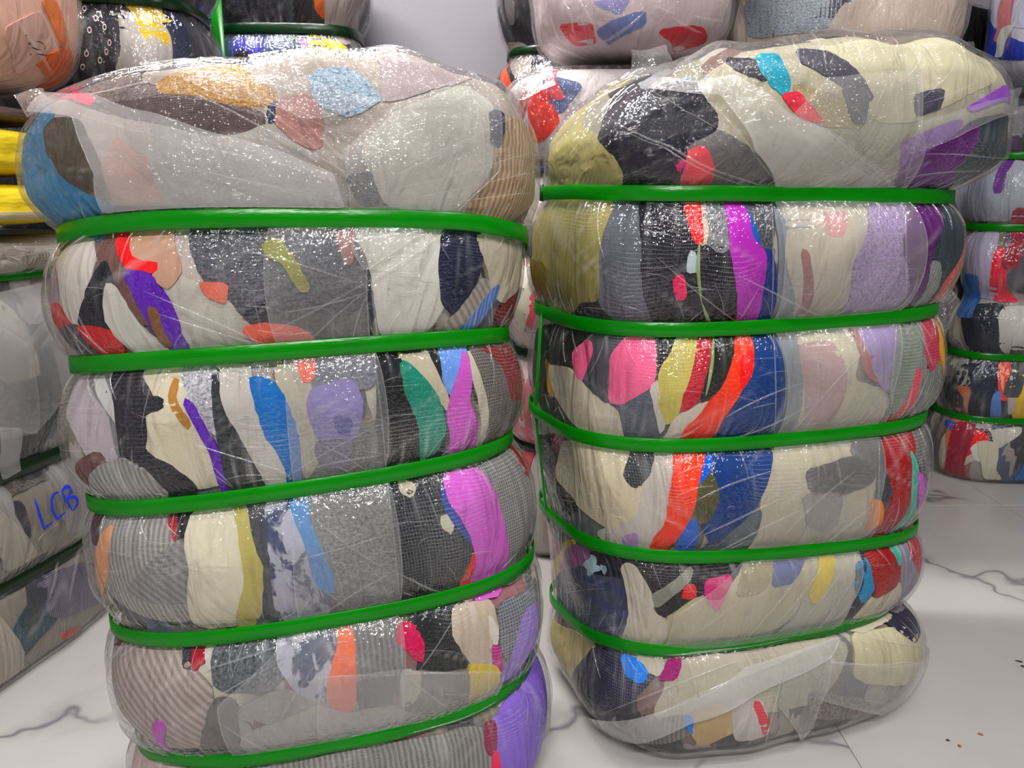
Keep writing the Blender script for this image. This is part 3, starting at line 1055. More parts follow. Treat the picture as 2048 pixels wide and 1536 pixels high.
 ([(214, 1060), (234, 1052), (222, 1150), (212, 1195), (200, 1180)], (210, 156, 120), 'plain'),
 ([(353, 1015), (402, 1008), (376, 1062), (358, 1082)], BLK, 'plain'),
 ([(343, 1030), (360, 1018), (356, 1088)], (150, 40, 50), 'plain'),
 ([(393, 1018), (462, 1008), (492, 1080), (502, 1200), (482, 1245), (395, 1252), (384, 1140), (373, 1070)], (208, 202, 184), 'plain'),
 ([(486, 1002), (545, 996), (555, 1100), (570, 1245), (515, 1255), (518, 1140)], (72, 74, 78), 'plain'),
 ([(468, 1002), (494, 1006), (502, 1070), (528, 1140), (524, 1212), (500, 1258), (476, 1250), (496, 1160), (480, 1060)], (180, 170, 112), 'plain'),
 ([(533, 998), (592, 990), (622, 1080), (662, 1180), (655, 1240), (560, 1250), (545, 1120)], (172, 172, 184), 'print'),
 ([(580, 985), (612, 980), (618, 1040), (644, 1100), (668, 1160), (664, 1184), (630, 1162), (610, 1080), (588, 1030)], (60, 128, 186), 'plain'),
 ([(775, 960), (895, 945), (902, 990), (932, 1040), (952, 1130), (932, 1200), (800, 1215), (785, 1080)], (32, 34, 38), 'mesh'),
 ([(793, 958), (832, 972), (822, 994), (802, 985)], (186, 178, 160), 'plain'),
 ([(880, 1030), (906, 1034), (902, 1064), (884, 1054)], (190, 186, 170), 'plain'),
 ([(950, 938), (1012, 898), (1056, 960), (1072, 1050), (1050, 1125), (998, 1178), (1005, 1080), (985, 990)], (104, 104, 103), 'mesh'),
 ([(1008, 878), (1042, 915), (1058, 965), (1035, 945)], (136, 22, 32), 'plain'),
 ([(883, 962), (938, 1060), (934, 1086), (882, 1010)], (60, 76, 140), 'plain'),
 ([(945, 1095), (957, 1108), (948, 1195), (918, 1202)], (206, 62, 60), 'plain'),
 ([(883, 952), (952, 940), (986, 990), (1004, 1060), (1006, 1130), (996, 1190), (944, 1200), (950, 1120), (935, 1060), (894, 1000)], (196, 104, 190), 'plain'),
 # fifth bulge
 ([(400, 1400), (475, 1395), (485, 1520), (405, 1520)], (112, 110, 107), 'plain'),
 ([(212, 1250), (252, 1240), (258, 1292), (228, 1312)], (84, 54, 44), 'speckle'),
 ([(215, 1315), (290, 1285), (372, 1285), (392, 1340), (432, 1380), (402, 1490), (340, 1490), (255, 1430), (218, 1365)], (172, 160, 154), 'diag'),
 ([(372, 1288), (398, 1282), (388, 1338), (370, 1332)], (54, 52, 60), 'speckle'),
 ([(394, 1282), (420, 1276), (412, 1320), (388, 1345)], (156, 28, 52), 'plain'),
 ([(418, 1282), (442, 1276), (432, 1334), (418, 1334)], (196, 192, 184), 'plain'),
 ([(435, 1278), (562, 1262), (585, 1320), (540, 1385), (430, 1375)], (88, 91, 95), 'speckle'),
 ([(545, 1380), (660, 1380), (720, 1410), (700, 1440), (560, 1450), (470, 1420)], (160, 157, 154), 'plain'),
 ([(558, 1258), (665, 1246), (680, 1300), (652, 1405), (600, 1385), (558, 1330)], (176, 176, 186), 'print'),
 ([(705, 1250), (795, 1236), (802, 1345), (710, 1355)], (116, 116, 116), 'stripe'),
 ([(683, 1250), (706, 1254), (710, 1330), (710, 1405), (690, 1424), (660, 1408), (656, 1360), (674, 1310)], (228, 108, 46), 'plain'),
 ([(808, 1240), (912, 1215), (908, 1290), (934, 1335), (830, 1345), (845, 1300)], (32, 34, 36), 'plain'),
 ([(798, 1244), (832, 1252), (848, 1290), (842, 1324), (815, 1298), (793, 1282)], (186, 28, 84), 'plain'),
 ([(800, 1338), (942, 1335), (950, 1420), (840, 1440), (800, 1415)], (132, 128, 122), 'plain'),
 ([(802, 1340), (842, 1340), (832, 1392), (804, 1412)], (188, 182, 168), 'plain'),
 ([(902, 1212), (978, 1198), (992, 1260), (987, 1312), (960, 1345), (930, 1312), (902, 1270)], (186, 172, 156), 'plain'),
 ([(974, 1225), (994, 1258), (988, 1290), (978, 1262)], (212, 208, 200), 'plain'),
 ([(978, 1288), (996, 1288), (998, 1345), (986, 1338)], (174, 42, 124), 'plain'),
 ([(933, 1325), (994, 1328), (990, 1392), (950, 1420), (938, 1382)], (218, 194, 104), 'plain'),
 ([(478, 1475), (560, 1440), (640, 1405), (700, 1425), (800, 1412), (870, 1440), (700, 1492), (500, 1520)], (186, 180, 172), 'plain'),
 ([(313, 1438), (337, 1444), (352, 1495), (330, 1486)], (170, 86, 168), 'plain'),
 ([(988, 1208), (1062, 1155), (1080, 1200), (1064, 1260), (1020, 1335), (1000, 1300)], (96, 98, 104), 'mesh'),
 ([(1038, 1230), (1062, 1202), (1076, 1230), (1058, 1290), (1020, 1345), (996, 1358), (1025, 1290)], (156, 134, 202), 'plain'),
 ([(1060, 1128), (1090, 1170), (1098, 1240), (1078, 1305), (1066, 1220)], (196, 188, 170), 'plain'),
 # foot
 ([(240, 1480), (330, 1510), (400, 1540), (380, 1620), (260, 1600)], (188, 166, 162), 'plain'),
 ([(365, 1535), (440, 1535), (440, 1600), (370, 1600)], BLK, 'plain'),
 ([(440, 1545), (700, 1500), (975, 1440), (980, 1600), (500, 1650)], (150, 148, 145), 'stripe'),
 ([(1080, 1300), (1110, 1370), (1098, 1440), (1066, 1560), (985, 1580), (978, 1450), (1010, 1402), (1060, 1340)], (136, 104, 200), 'plain'),
 ([(966, 1455), (986, 1436), (988, 1512), (970, 1500)], (128, 20, 60), 'plain'),
 ([(984, 1500), (996, 1502), (1000, 1560), (980, 1560)], (232, 50, 96), 'plain'),
]
for px, c, p in LEFT:
    BL.garment(px, c, p)
BL.film(M_FILM)
BL.gathers([1, 2, 3, 4, 5], M_GATHER)
for w in (1, 2, 3, 4, 5):
    BL.strap(w, M_STRAP)
BL.upright_strap(0.02, 1.0, 5.0, M_STRAP)
BL.sheet([(545, 440), (735, 440), (738, 690), (560, 705)], M_PANEL, 'film_panel')
BL.sheet([(570, 715), (745, 690), (768, 945), (590, 972)], M_PANEL, 'film_panel')
BL.sheet([(590, 985), (772, 958), (798, 1212), (600, 1245)], M_PANEL, 'film_panel')
BL.sheet([(600, 1262), (800, 1230), (806, 1465), (600, 1500), (480, 1515), (440, 1400)], M_PANEL, 'film_panel')
BL.sheet([(640, 1345), (800, 1328), (1000, 1332), (985, 1400), (900, 1440), (640, 1490)], M_FLAP2, 'film_panel')
BL.sheet([(40, 205), (90, 185), (200, 205), (350, 240), (520, 290), (665, 345), (688, 408), (220, 412), (205, 345), (165, 240)], M_FLAP, off=0.0162)
BL.sheet([(690, 300), (790, 215), (930, 165), (985, 215), (985, 340), (900, 425), (700, 412)], M_FLAP2, off=0.0150)
BL.sheet([(330, 135), (520, 104), (745, 104), (765, 205), (600, 240), (420, 190)], M_FLAP2, off=0.0150)
BL.sheet([(712, 450), (830, 446), (840, 470), (730, 540), (700, 500)], M_FLAP2, off=0.0150)
BL.creases([(50, 200, 690, 350, 2.2, 10), (330, 160, 760, 380, 1.6), (400, 150, 770, 300, 1.4), (560, 200, 750, 375, 1.2), (480, 180, 740, 390, 1.5), (300, 320, 690, 395, 1.5),
            (990, 250, 760, 360, 1.3), (1040, 225, 800, 330, 1.5), (1060, 300, 790, 370, 1.2), (1065, 340, 820, 390, 1.2), (1000, 215, 790, 240, 1.2), (960, 190, 760, 215, 1),
            (1050, 380, 860, 410, 1), (420, 340, 690, 400, 1.2), (240, 300, 690, 402, 1.0),
            (470, 500, 735, 570, 1.2), (530, 660, 735, 560, 1.5), (600, 690, 735, 575, 1.2), (700, 690, 735, 580, 1.2), (735, 560, 880, 470, 1.1), (560, 620, 735, 580, 1.0),
            (735, 560, 690, 455, 1.0), (300, 580, 560, 690, 1.3), (320, 620, 620, 700, 1.1),
            (390, 880, 560, 930, 1.2), (560, 950, 760, 840, 1.0), (610, 930, 760, 900, 1.1), (640, 880, 745, 940, 0.9),
            (740, 560, 755, 690, 1.4, 0), (745, 700, 770, 945, 1.5, 0), (772, 960, 800, 1210, 1.5, 0), (800, 1235, 808, 1465, 1.4, 0),
            (600, 1010, 770, 1130, 1.0), (560, 1120, 780, 1060, 1.0), (620, 1230, 790, 1130, 1.1), (780, 1130, 920, 1190, 1.4), (640, 1040, 700, 1230, 0.9),
            (400, 1340, 640, 1265, 1.2), (410, 1400, 560, 1320, 1.0), (830, 1340, 900, 1240, 1.2), (820, 1350, 930, 1430, 1.2), (540, 1470, 650, 1300, 0.9),
            (970, 1215, 960, 1420, 2.2, -8), (640, 1345, 1000, 1332, 1.3, 0), (440, 1430, 560, 1500, 1.0)], M_CREASE)
BL.creases([(RNG.uniform(150, 1000), y, 0, 0) for y in ()] +
           [(x, y, x + dx, y + dy, 0.5) for x, y, dx, dy in
            [(RNG.uniform(180, 950), RNG.uniform(470, 1440), RNG.uniform(-90, 90), RNG.uniform(-14, 14)) for _ in range(90)]], M_GATHER, 'film_crease', 0.0011, 0.0018)

# ================================================================== the bale on the right
R_STR = [(0.3827, 0.3206, 0.2217, 0.9083, -0.0091, 0.0023), (0.3771, 0.3241, 0.2217, 0.7252, 0.0130, -0.0075),
         (0.3762, 0.3328, 0.2217, 0.5464, -0.0139, -0.0270), (0.3899, 0.3261, 0.2217, 0.3517, -0.0661, -0.0698),
         (0.3880, 0.2993, 0.2217, 0.1734, -0.0284, -0.1663)]
R_MID = [(0.42, 0.3602, 0.255, 1.0283, 0, 0), (0.3853, 0.3475, 0.2517, 0.8168, 0, 0), (0.3825, 0.3388, 0.2448, 0.6358, 0, 0),
         (0.3899, 0.3396, 0.2454, 0.4491, 0, 0), (0.4071, 0.3276, 0.2358, 0.2626, 0, 0), (0.419, 0.339, 0.2449, 0.0954, 0, 0)]
rowsR = strap_rows(R_STR, R_MID, 0.3126, 1.3293, -0.0028, None, CAP, 0.70)
BR = Bale('clothes_bale', 'big strapped bale of pressed clothes with an orange strip and navy cloth down its front', 'bale',
          (0.40, 1.33, 0), 0.3126, 3.2, rowsR,
          ztop=([-1, -0.8, -0.5, 0, 0.4, 0.7, 1.0], [1.0, 1.06, 1.105, 1.13, 1.135, 1.12, 1.07], 0.35),
          zs=(0.9083, -0.0091, 0.0023), seed=5)
BR.straps = [1, 2, 3, 4, 5]
BR.front = True
BR.body()
BR.random_garments(0.1, 2.75, 0.15, 6.6, 46, PAL)
DKR = (146, 20, 36)
RIGHT = [
 # top bundle
 ([(1082, 378), (1100, 270), (1170, 190), (1250, 130), (1330, 105), (1420, 120), (1450, 378)], (150, 146, 130), 'plain'),
 ([(1420, 120), (1560, 60), (1800, 60), (1960, 120), (2030, 200), (2010, 330), (1960, 380), (1450, 380)], (176, 170, 152), 'plain'),
 ([(1380, 170), (1600, 180), (1800, 250), (1800, 378), (1420, 378)], (180, 176, 168), 'plain'),
 ([(1082, 375), (1105, 265), (1175, 195), (1240, 140), (1290, 105), (1262, 170), (1234, 262), (1242, 330), (1252, 376), (1100, 380)], (172, 164, 116), 'plain'),
 ([(1080, 340), (1112, 245), (1130, 240), (1102, 330), (1094, 376)], (96, 94, 90), 'plain'),
 ([(1095, 330), (1116, 318), (1124, 376), (1094, 376)], (146, 120, 66), 'plain'),
 ([(1365, 290), (1430, 258), (1482, 288), (1560, 376), (1420, 378), (1408, 340)], (112, 110, 110), 'plain'),
 ([(1240, 200), (1290, 150), (1340, 132), (1392, 160), (1434, 230), (1432, 262), (1372, 292), (1362, 340), (1358, 378), (1250, 378), (1224, 300)], (18, 18, 32), 'plain'),
 ([(1354, 312), (1402, 290), (1424, 330), (1426, 378), (1370, 378), (1355, 342)], (238, 94, 104), 'plain'),
 ([(1348, 320), (1370, 318), (1366, 350)], (214, 22, 120), 'plain'),
 ([(1340, 112), (1450, 92), (1525, 96), (1515, 135), (1340, 135)], (156, 160, 170), 'speckle'),
 ([(1400, 92), (1460, 70), (1540, 52), (1610, 60), (1606, 104), (1545, 118), (1520, 96)], (218, 176, 176), 'plain'),
 ([(1600, 60), (1760, 55), (1860, 80), (1965, 120), (1990, 160), (1900, 205), (1820, 245), (1750, 245), (1680, 152), (1600, 110)], (200, 194, 170), 'plain'),
 ([(1580, 168), (1700, 200), (1726, 255), (1640, 255), (1600, 205)], (168, 158, 124), 'plain'),
 ([(1452, 118), (1516, 124), (1534, 168), (1490, 152)], (58, 54, 64), 'plain'),
 ([(1513, 115), (1552, 113), (1578, 170), (1568, 194), (1540, 172), (1518, 140)], (68, 152, 174), 'plain'),
 ([(1558, 190), (1592, 184), (1624, 220), (1646, 246), (1600, 238)], (220, 70, 86), 'plain'),
 ([(1590, 104), (1662, 110), (1722, 160), (1744, 204), (1700, 182), (1650, 152), (1600, 130)], (82, 80, 90), 'plain'),
 ([(1680, 170), (1732, 180), (1726, 250), (1700, 246)], (96, 94, 101), 'plain'),
 ([(1824, 190), (1884, 178), (1874, 218), (1828, 234)], (64, 62, 80), 'plain'),
 ([(1796, 285), (1880, 250), (1925, 238), (1885, 292), (1796, 335)], (146, 106, 178), 'plain'),
 ([(1918, 250), (2030, 212), (2018, 310), (1985, 376), (1886, 378), (1900, 310)], (54, 64, 74), 'plain'),
 ([(1795, 332), (1870, 290), (1922, 258), (1954, 248), (1904, 330), (1884, 376), (1796, 380)], (100, 22, 118), 'plain'),
 ([(1928, 216), (2000, 172), (2040, 178), (1994, 202), (1940, 224)], (146, 84, 188), 'plain'),
 # second bulge
 ([(1535, 398), (1605, 398), (1600, 645), (1534, 648)], (132, 138, 144), 'plain'),
 ([(1558, 398), (1735, 398), (1728, 500), (1690, 625), (1590, 645), (1568, 520)], (188, 180, 166), 'plain'),
 ([(1640, 430), (1692, 428), (1684, 474), (1650, 470)], (194, 146, 146), 'plain'),
 ([(1600, 500), (1612, 500), (1605, 640), (1590, 640)], (140, 84, 84), 'plain'),
 ([(1150, 622), (1200, 600), (1230, 648), (1160, 648)], (42, 42, 46), 'plain'),
 ([(1235, 402), (1284, 402), (1288, 480), (1288, 590), (1306, 648), (1240, 650), (1198, 602), (1204, 480)], (94, 96, 106), 'plain'),
 ([(1058, 425), (1100, 402), (1238, 402), (1206, 470), (1202, 598), (1162, 602), (1150, 625), (1110, 620), (1078, 595), (1058, 540)], (158, 150, 102), 'plain'),
 ([(1062, 520), (1096, 528), (1108, 606), (1084, 600)], (146, 120, 44), 'plain'),
 ([(1052, 445), (1074, 412), (1070, 510), (1058, 520)], (74, 70, 64), 'stripe'),
 ([(1280, 402), (1370, 398), (1378, 460), (1402, 492), (1475, 502), (1484, 630), (1400, 648), (1308, 648), (1286, 580), (1286, 480)], (22, 22, 32), 'plain'),
 ([(1400, 398), (1455, 398), (1474, 482), (1440, 506), (1403, 482)], (118, 118, 122), 'speckle'),
 ([(1390, 410), (1406, 402), (1412, 492), (1398, 486)], (200, 190, 174), 'plain'),
 ([(1366, 400), (1396, 398), (1404, 492), (1388, 484), (1374, 442)], (232, 42, 52), 'plain'),
 ([(1379, 503), (1388, 506), (1398, 542), (1374, 542)], (188, 200, 206), 'plain'),
 ([(1347, 554), (1366, 548), (1372, 592), (1354, 598)], (230, 22, 104), 'plain'),
 ([(1478, 402), (1538, 398), (1538, 502), (1515, 504), (1500, 462)], (80, 80, 86), 'speckle'),
 ([(1514, 502), (1538, 495), (1538, 648), (1503, 650), (1520, 572)], (30, 52, 116), 'plain'),
 ([(1466, 415), (1480, 408), (1520, 500), (1506, 500)], (44, 92, 166), 'plain'),
 ([(1448, 400), (1478, 402), (1500, 480), (1528, 510), (1518, 580), (1510, 648), (1474, 650), (1470, 572), (1460, 500), (1454, 440)], (172, 58, 172), 'plain'),
 ([(1733, 398), (1798, 398), (1804, 500), (1792, 606), (1730, 635), (1676, 635), (1700, 530), (1728, 480)], (158, 134, 178), 'speckle'),
 ([(1868, 398), (1915, 412), (1935, 460), (1920, 540), (1862, 606), (1826, 622), (1850, 540), (1870, 470)], (44, 54, 62), 'plain'),
 ([(1796, 400), (1864, 400), (1878, 450), (1852, 502), (1838, 584), (1796, 610), (1796, 500)], (82, 12, 94), 'plain'),
 ([(1852, 520), (1874, 528), (1836, 624), (1818, 624)], (150, 152, 150), 'stripe'),
 ([(1918, 498), (1934, 486), (1908, 560), (1866, 606), (1846, 606), (1880, 560)], (220, 104, 104), 'plain'),
 ([(1926, 430), (1946, 480), (1940, 545), (1890, 608), (1912, 550)], (220, 174, 62), 'plain'),
 # third bulge
 ([(1535, 660), (1595, 655), (1605, 750), (1585, 868), (1536, 878)], (130, 137, 143), 'plain'),
 ([(1580, 655), (1705, 650), (1700, 760), (1765, 780), (1760, 848), (1640, 868), (1585, 860)], (196, 190, 168), 'plain'),
 ([(1590, 690), (1662, 684), (1692, 750), (1645, 850), (1600, 845)], (176, 148, 147), 'plain'),
 ([(1068, 665), (1110, 648), (1184, 668), (1152, 732), (1100, 724), (1072, 706)], (34, 32, 32), 'stripe'),
 ([(1072, 706), (1098, 716), (1110, 800), (1170, 872), (1110, 850), (1066, 790)], (58, 52, 46), 'stripe'),
 ([(1094, 715), (1106, 738), (1118, 795), (1100, 784)], (196, 146, 24), 'plain'),
 ([(1100, 732), (1140, 735), (1192, 780), (1242, 830), (1266, 890), (1180, 870), (1118, 800)], (206, 198, 180), 'plain'),
 ([(1178, 668), (1266, 670), (1228, 710), (1224, 805), (1208, 800), (1163, 755)], (84, 86, 92), 'plain'),
 ([(1148, 706), (1182, 678), (1190, 695), (1166, 764), (1154, 742)], (242, 114, 154), 'plain'),
 ([(1303, 668), (1366, 668), (1322, 742), (1304, 766)], (27, 27, 34), 'plain'),
 ([(1238, 812), (1300, 770), (1328, 820), (1334, 852), (1312, 892), (1258, 885)], (92, 96, 106), 'plain'),
 ([(1263, 668), (1306, 668), (1307, 772), (1240, 808), (1220, 800), (1224, 710)], (240, 114, 154), 'plain'),
 ([(1416, 664), (1475, 662), (1468, 720), (1442, 770), (1400, 804), (1410, 742)], (30, 32, 30), 'plain'),
 ([(1348, 830), (1424, 798), (1378, 848), (1362, 894), (1326, 892)], (204, 198, 184), 'plain'),
 ([(1300, 772), (1322, 758), (1334, 832), (1318, 868)], (204, 200, 192), 'plain'),
 ([(1358, 668), (1397, 665), (1387, 742), (1367, 792), (1352, 824), (1334, 848), (1318, 802), (1318, 742)], (192, 181, 110), 'plain'),
 ([(1394, 666), (1420, 664), (1407, 752), (1391, 802), (1358, 824), (1366, 792), (1385, 742)], (176, 22, 54), 'plain'),
 ([(1502, 660), (1538, 658), (1541, 878), (1428, 894), (1440, 842), (1480, 792), (1500, 732)], (30, 60, 118), 'plain'),
 ([(1470, 660), (1492, 660), (1503, 700), (1497, 742), (1472, 792), (1442, 832), (1432, 852), (1417, 892), (1362, 894), (1368, 852), (1420, 802), (1450, 762)], (238, 76, 22), 'plain'),
 ([(1478, 720), (1500, 700), (1500, 745), (1478, 782)], (230, 50, 40), 'plain'),
 ([(1690, 655), (1712, 652), (1744, 700), (1754, 766), (1722, 742)], (164, 84, 74), 'plain'),
 ([(1700, 650), (1784, 640), (1784, 742), (1768, 784), (1740, 742), (1722, 690)], (160, 140, 186), 'plain'),
 ([(1784, 645), (1834, 634), (1846, 720), (1834, 772), (1780, 850), (1768, 764)], (124, 132, 122), 'plain'),
 ([(1840, 738), (1888, 735), (1868, 824), (1796, 850)], (134, 138, 134), 'stripe'),
 ([(1828, 634), (1868, 628), (1868, 722), (1852, 744), (1840, 702)], (166, 32, 58), 'mesh'),
 ([(1864, 626), (1892, 645), (1898, 722), (1878, 758), (1868, 702)], (228, 174, 22), 'plain'),
 ([(1824, 740), (1834, 734), (1824, 794), (1780, 850), (1768, 838)], (194, 74, 88), 'plain'),
 # fourth bulge
 ([(1535, 890), (1745, 880), (1745, 1000), (1735, 1075), (1500, 1104), (1490, 1080), (1522, 1000)], (188, 180, 158), 'plain'),
 ([(1068, 880), (1130, 868), (1128, 920), (1110, 965), (1080, 935)], (38, 31, 29), 'stripe'),
 ([(1108, 872), (1130, 864), (1116, 905)], (150, 60, 80), 'plain'),
 ([(1303, 895), (1352, 892), (1347, 980), (1342, 1062), (1310, 1100), (1190, 1068), (1262, 1030), (1285, 970)], (200, 194, 186), 'plain'),
 ([(1128, 878), (1258, 892), (1257, 960), (1284, 970), (1268, 1032), (1220, 1056), (1155, 1005), (1112, 950)], (210, 200, 176), 'plain'),
 ([(1112, 958), (1156, 1000), (1152, 1024), (1120, 996)], (42, 46, 40), 'plain'),
 ([(1264, 896), (1307, 896), (1297, 952), (1270, 974), (1246, 950)], (38, 41, 46), 'mesh'),
 ([(1248, 1070), (1277, 1062), (1278, 1108), (1254, 1102)], (180, 146, 196), 'plain'),
 ([(1458, 1050), (1520, 1006), (1495, 1100), (1395, 1110), (1430, 1080)], (100, 109, 114), 'plain'),
 ([(1418, 895), (1538, 890), (1532, 962), (1502, 1022), (1460, 1056), (1422, 1088), (1402, 1052), (1430, 1000)], (30, 60, 118), 'plain'),
 ([(1388, 970), (1422, 940), (1434, 1000), (1412, 1044), (1366, 1034)], (80, 80, 54), 'plain'),
 ([(1363, 1040), (1392, 1034), (1387, 1100), (1352, 1106)], (54, 104, 196), 'plain'),
 ([(1403, 900), (1422, 896), (1417, 942), (1388, 974)], (42, 92, 196), 'plain'),
 ([(1348, 894), (1408, 894), (1392, 962), (1387, 1012), (1367, 1052), (1330, 1102), (1302, 1096), (1308, 1072), (1330, 1050), (1340, 990)], (238, 78, 26), 'plain'),
 ([(1608, 942), (1700, 914), (1748, 916), (1742, 964), (1650, 994), (1612, 974)], (72, 65, 67), 'plain'),
 ([(1698, 882), (1748, 876), (1748, 922), (1700, 912)], (76, 74, 76), 'plain'),
 ([(1600, 990), (1680, 985), (1660, 1060), (1610, 1050)], (150, 140, 138), 'plain'),
 ([(1746, 895), (1768, 930), (1784, 985), (1744, 1005)], (48, 58, 62), 'plain'),
 ([(1808, 862), (1866, 845), (1882, 920), (1862, 1005), (1840, 960), (1825, 912)], (92, 87, 87), 'mesh'),
 ([(1850, 1000), (1856, 1045), (1800, 1066), (1830, 1010)], (186, 156, 151), 'plain'),
 ([(1758, 872), (1814, 860), (1818, 932), (1812, 1002), (1770, 1068), (1735, 1076), (1782, 992), (1764, 932)], DKR, 'plain'),
 ([(1738, 1000), (1758, 998), (1757, 1044), (1726, 1058)], (220, 134, 52), 'plain'),
 ([(1812, 898), (1828, 930), (1824, 984), (1802, 1046), (1786, 1060), (1815, 970)], (92, 176, 156), 'plain'),
 ([(1824, 940), (1843, 958), (1850, 1004), (1826, 1014)], (182, 94, 182), 'plain'),
 # fifth bulge
 ([(1600, 1105), (1705, 1094), (1696, 1202), (1664, 1262), (1555, 1282)], (182, 176, 161), 'plain'),
 ([(1338, 1202), (1480, 1115), (1565, 1106), (1610, 1116), (1565, 1250), (1400, 1306), (1322, 1308)], (192, 184, 156), 'plain'),
 ([(1478, 1116), (1545, 1114), (1524, 1184), (1468, 1194)], (154, 144, 114), 'plain'),
 ([(1543, 1110), (1605, 1104), (1584, 1164), (1538, 1174)], (98, 104, 148), 'plain'),
 ([(1112, 1146), (1180, 1134), (1262, 1150), (1258, 1200), (1254, 1294), (1190, 1272), (1112, 1206)], (62, 66, 84), 'plaid'),
 ([(1268, 1116), (1486, 1108), (1462, 1164), (1380, 1194), (1320, 1236), (1304, 1180)], (30, 30, 32), 'plain'),
 ([(1178, 1100), (1272, 1116), (1268, 1156), (1178, 1142)], (20, 20, 30), 'plain'),
 ([(1185, 1108), (1196, 1112), (1192, 1128), (1208, 1134), (1188, 1142), (1178, 1152), (1180, 1134), (1168, 1130)], (172, 196, 206), 'plain'),
 ([(1204, 1128), (1216, 1132), (1212, 1148)], (172, 196, 206), 'plain'),
 ([(1108, 1134), (1146, 1078), (1154, 1090), (1116, 1156)], (206, 176, 22), 'plain'),
 ([(1118, 1140), (1150, 1088), (1188, 1106), (1152, 1134)], (146, 94, 136), 'plain'),
 ([(1298, 1192), (1384, 1128), (1374, 1162), (1310, 1214)], (136, 136, 126), 'plain'),
 ([(1243, 1130), (1266, 1124), (1302, 1180), (1308, 1222), (1334, 1240), (1329, 1306), (1246, 1296), (1262, 1230)], (206, 198, 183), 'plain'),
 ([(1368, 1170), (1388, 1168), (1388, 1194), (1362, 1194)], (206, 26, 36), 'plain'),
 ([(1408, 1190), (1454, 1180), (1432, 1220)], (222, 120, 160), 'plain'),
 ([(1408, 1160), (1464, 1148), (1442, 1194), (1408, 1194)], (196, 22, 114), 'plain'),
 ([(1634, 1096), (1658, 1094), (1654, 1164), (1626, 1206), (1612, 1184)], (206, 186, 84), 'plain'),
 ([(1698, 1094), (1724, 1104), (1704, 1204), (1676, 1250)], (42, 47, 54), 'plain'),
 ([(1743, 1190), (1796, 1158), (1780, 1226), (1720, 1264), (1692, 1262)], (196, 188, 170), 'plain'),
 ([(1783, 1094), (1820, 1082), (1830, 1172), (1804, 1216), (1776, 1228), (1795, 1150)], (142, 137, 152), 'plain'),
 ([(1798, 1076), (1850, 1058), (1852, 1122), (1828, 1146), (1815, 1112)], (156, 32, 48), 'mesh'),
 ([(1708, 1130), (1738, 1108), (1743, 1172), (1720, 1204), (1705, 1172)], (32, 134, 176), 'print'),
 ([(1718, 1104), (1772, 1090), (1793, 1140), (1788, 1168), (1744, 1194), (1740, 1152)], (148, 12, 28), 'plain'),
 ([(1764, 1090), (1788, 1094), (1791, 1134)], (94, 176, 156), 'plain'),
 # foot
 ([(1090, 1250), (1192, 1284), (1184, 1342), (1152, 1406), (1100, 1340)], (202, 186, 136), 'plain'),
 ([(1190, 1292), (1250, 1312), (1322, 1334), (1290, 1372), (1262, 1400), (1240, 1490), (1172, 1448), (1148, 1402)], (46, 46, 62), 'mesh'),
 ([(1340, 1312), (1690, 1270), (1640, 1400), (1540, 1420), (1300, 1440)], (178, 172, 158), 'plain'),
 ([(1255, 1440), (1372, 1426), (1384, 1465), (1300, 1490)], (142, 139, 134), 'stripe'),
 ([(1273, 1308), (1328, 1314), (1322, 1350), (1288, 1338)], (190, 184, 170), 'plain'),
 ([(1243, 1308), (1276, 1318), (1298, 1346), (1282, 1366), (1253, 1348)], (20, 132, 226), 'plain'),
 ([(1338, 1312), (1362, 1314), (1352, 1356), (1316, 1360)], (156, 52, 114), 'plain'),
 ([(1368, 1428), (1444, 1406), (1476, 1452), (1400, 1490)], (196, 174, 134), 'plain'),
 ([(1366, 1428), (1386, 1432), (1382, 1466)], (24, 130, 220), 'plain'),
 ([(1458, 1398), (1524, 1398), (1536, 1464), (1468, 1478)], (196, 190, 185), 'plain'),
 ([(1502, 1400), (1516, 1402), (1534, 1440), (1526, 1470)], (206, 70, 84), 'plain'),
 ([(1612, 1380), (1724, 1396), (1704, 1440), (1616, 1432)], (136, 125, 122), 'speckle'),
 ([(1690, 1266), (1806, 1252), (1850, 1318), (1842, 1390), (1700, 1360)], (206, 198, 170), 'plain'),
 ([(1776, 1208), (1846, 1214), (1856, 1262), (1822, 1286), (1776, 1254)], (42, 38, 58), 'plain'),
]
for px, c, p in RIGHT:
    BR.garment(px, c, p)
BR.film(M_FILM)
BR.gathers([1, 2, 3, 4, 5], M_GATHER)
for w in (1, 2, 3, 4, 5):
    top_strap = BR.strap(w, M_STRAP)
BR.upright_strap(2.98, 1.9, 4.0, M_STRAP)
q = BR.tw(1104, 387)
if q:
    a = BR.ev(np.array([q[0] - 0.022, q[0] + 0.022]), np.array([5.0, 5.0]), 0.0180)
    n = (BR.ev(np.array([q[0]]), np.array([5.0]), 0.03)[0] - BR.ev(np.array([q[0]]), np.array([5.0]), 0.01)[0]) / 0.02
    V = []
    for p in a:
        for dz, o in ((-0.013, -0.003), (0.013, -0.003), (0.013, 0.002), (-0.013, 0.002)):
            V.append(p + np.array([0, 0, dz]) + n * o)
    BR.obj('strap_seal', V, [(0, 1, 2, 3), (4, 7, 6, 5), (0, 4, 5, 1), (1, 5, 6, 2), (2, 6, 7, 3), (3, 7, 4, 0)], plain('seal_metal', (60, 90, 64), 0.4, 0.8),
           [(0, 0)] * 8, parent=top_strap, label='small dull metal crimp seal')
BR.sheet([(1535, 400), (1796, 400), (1798, 600), (1780, 622), (1536, 645)], M_PANEL, 'film_panel')
BR.sheet([(1537, 664), (1780, 645), (1770, 780), (1755, 852), (1542, 880)], M_PANEL, 'film_panel')
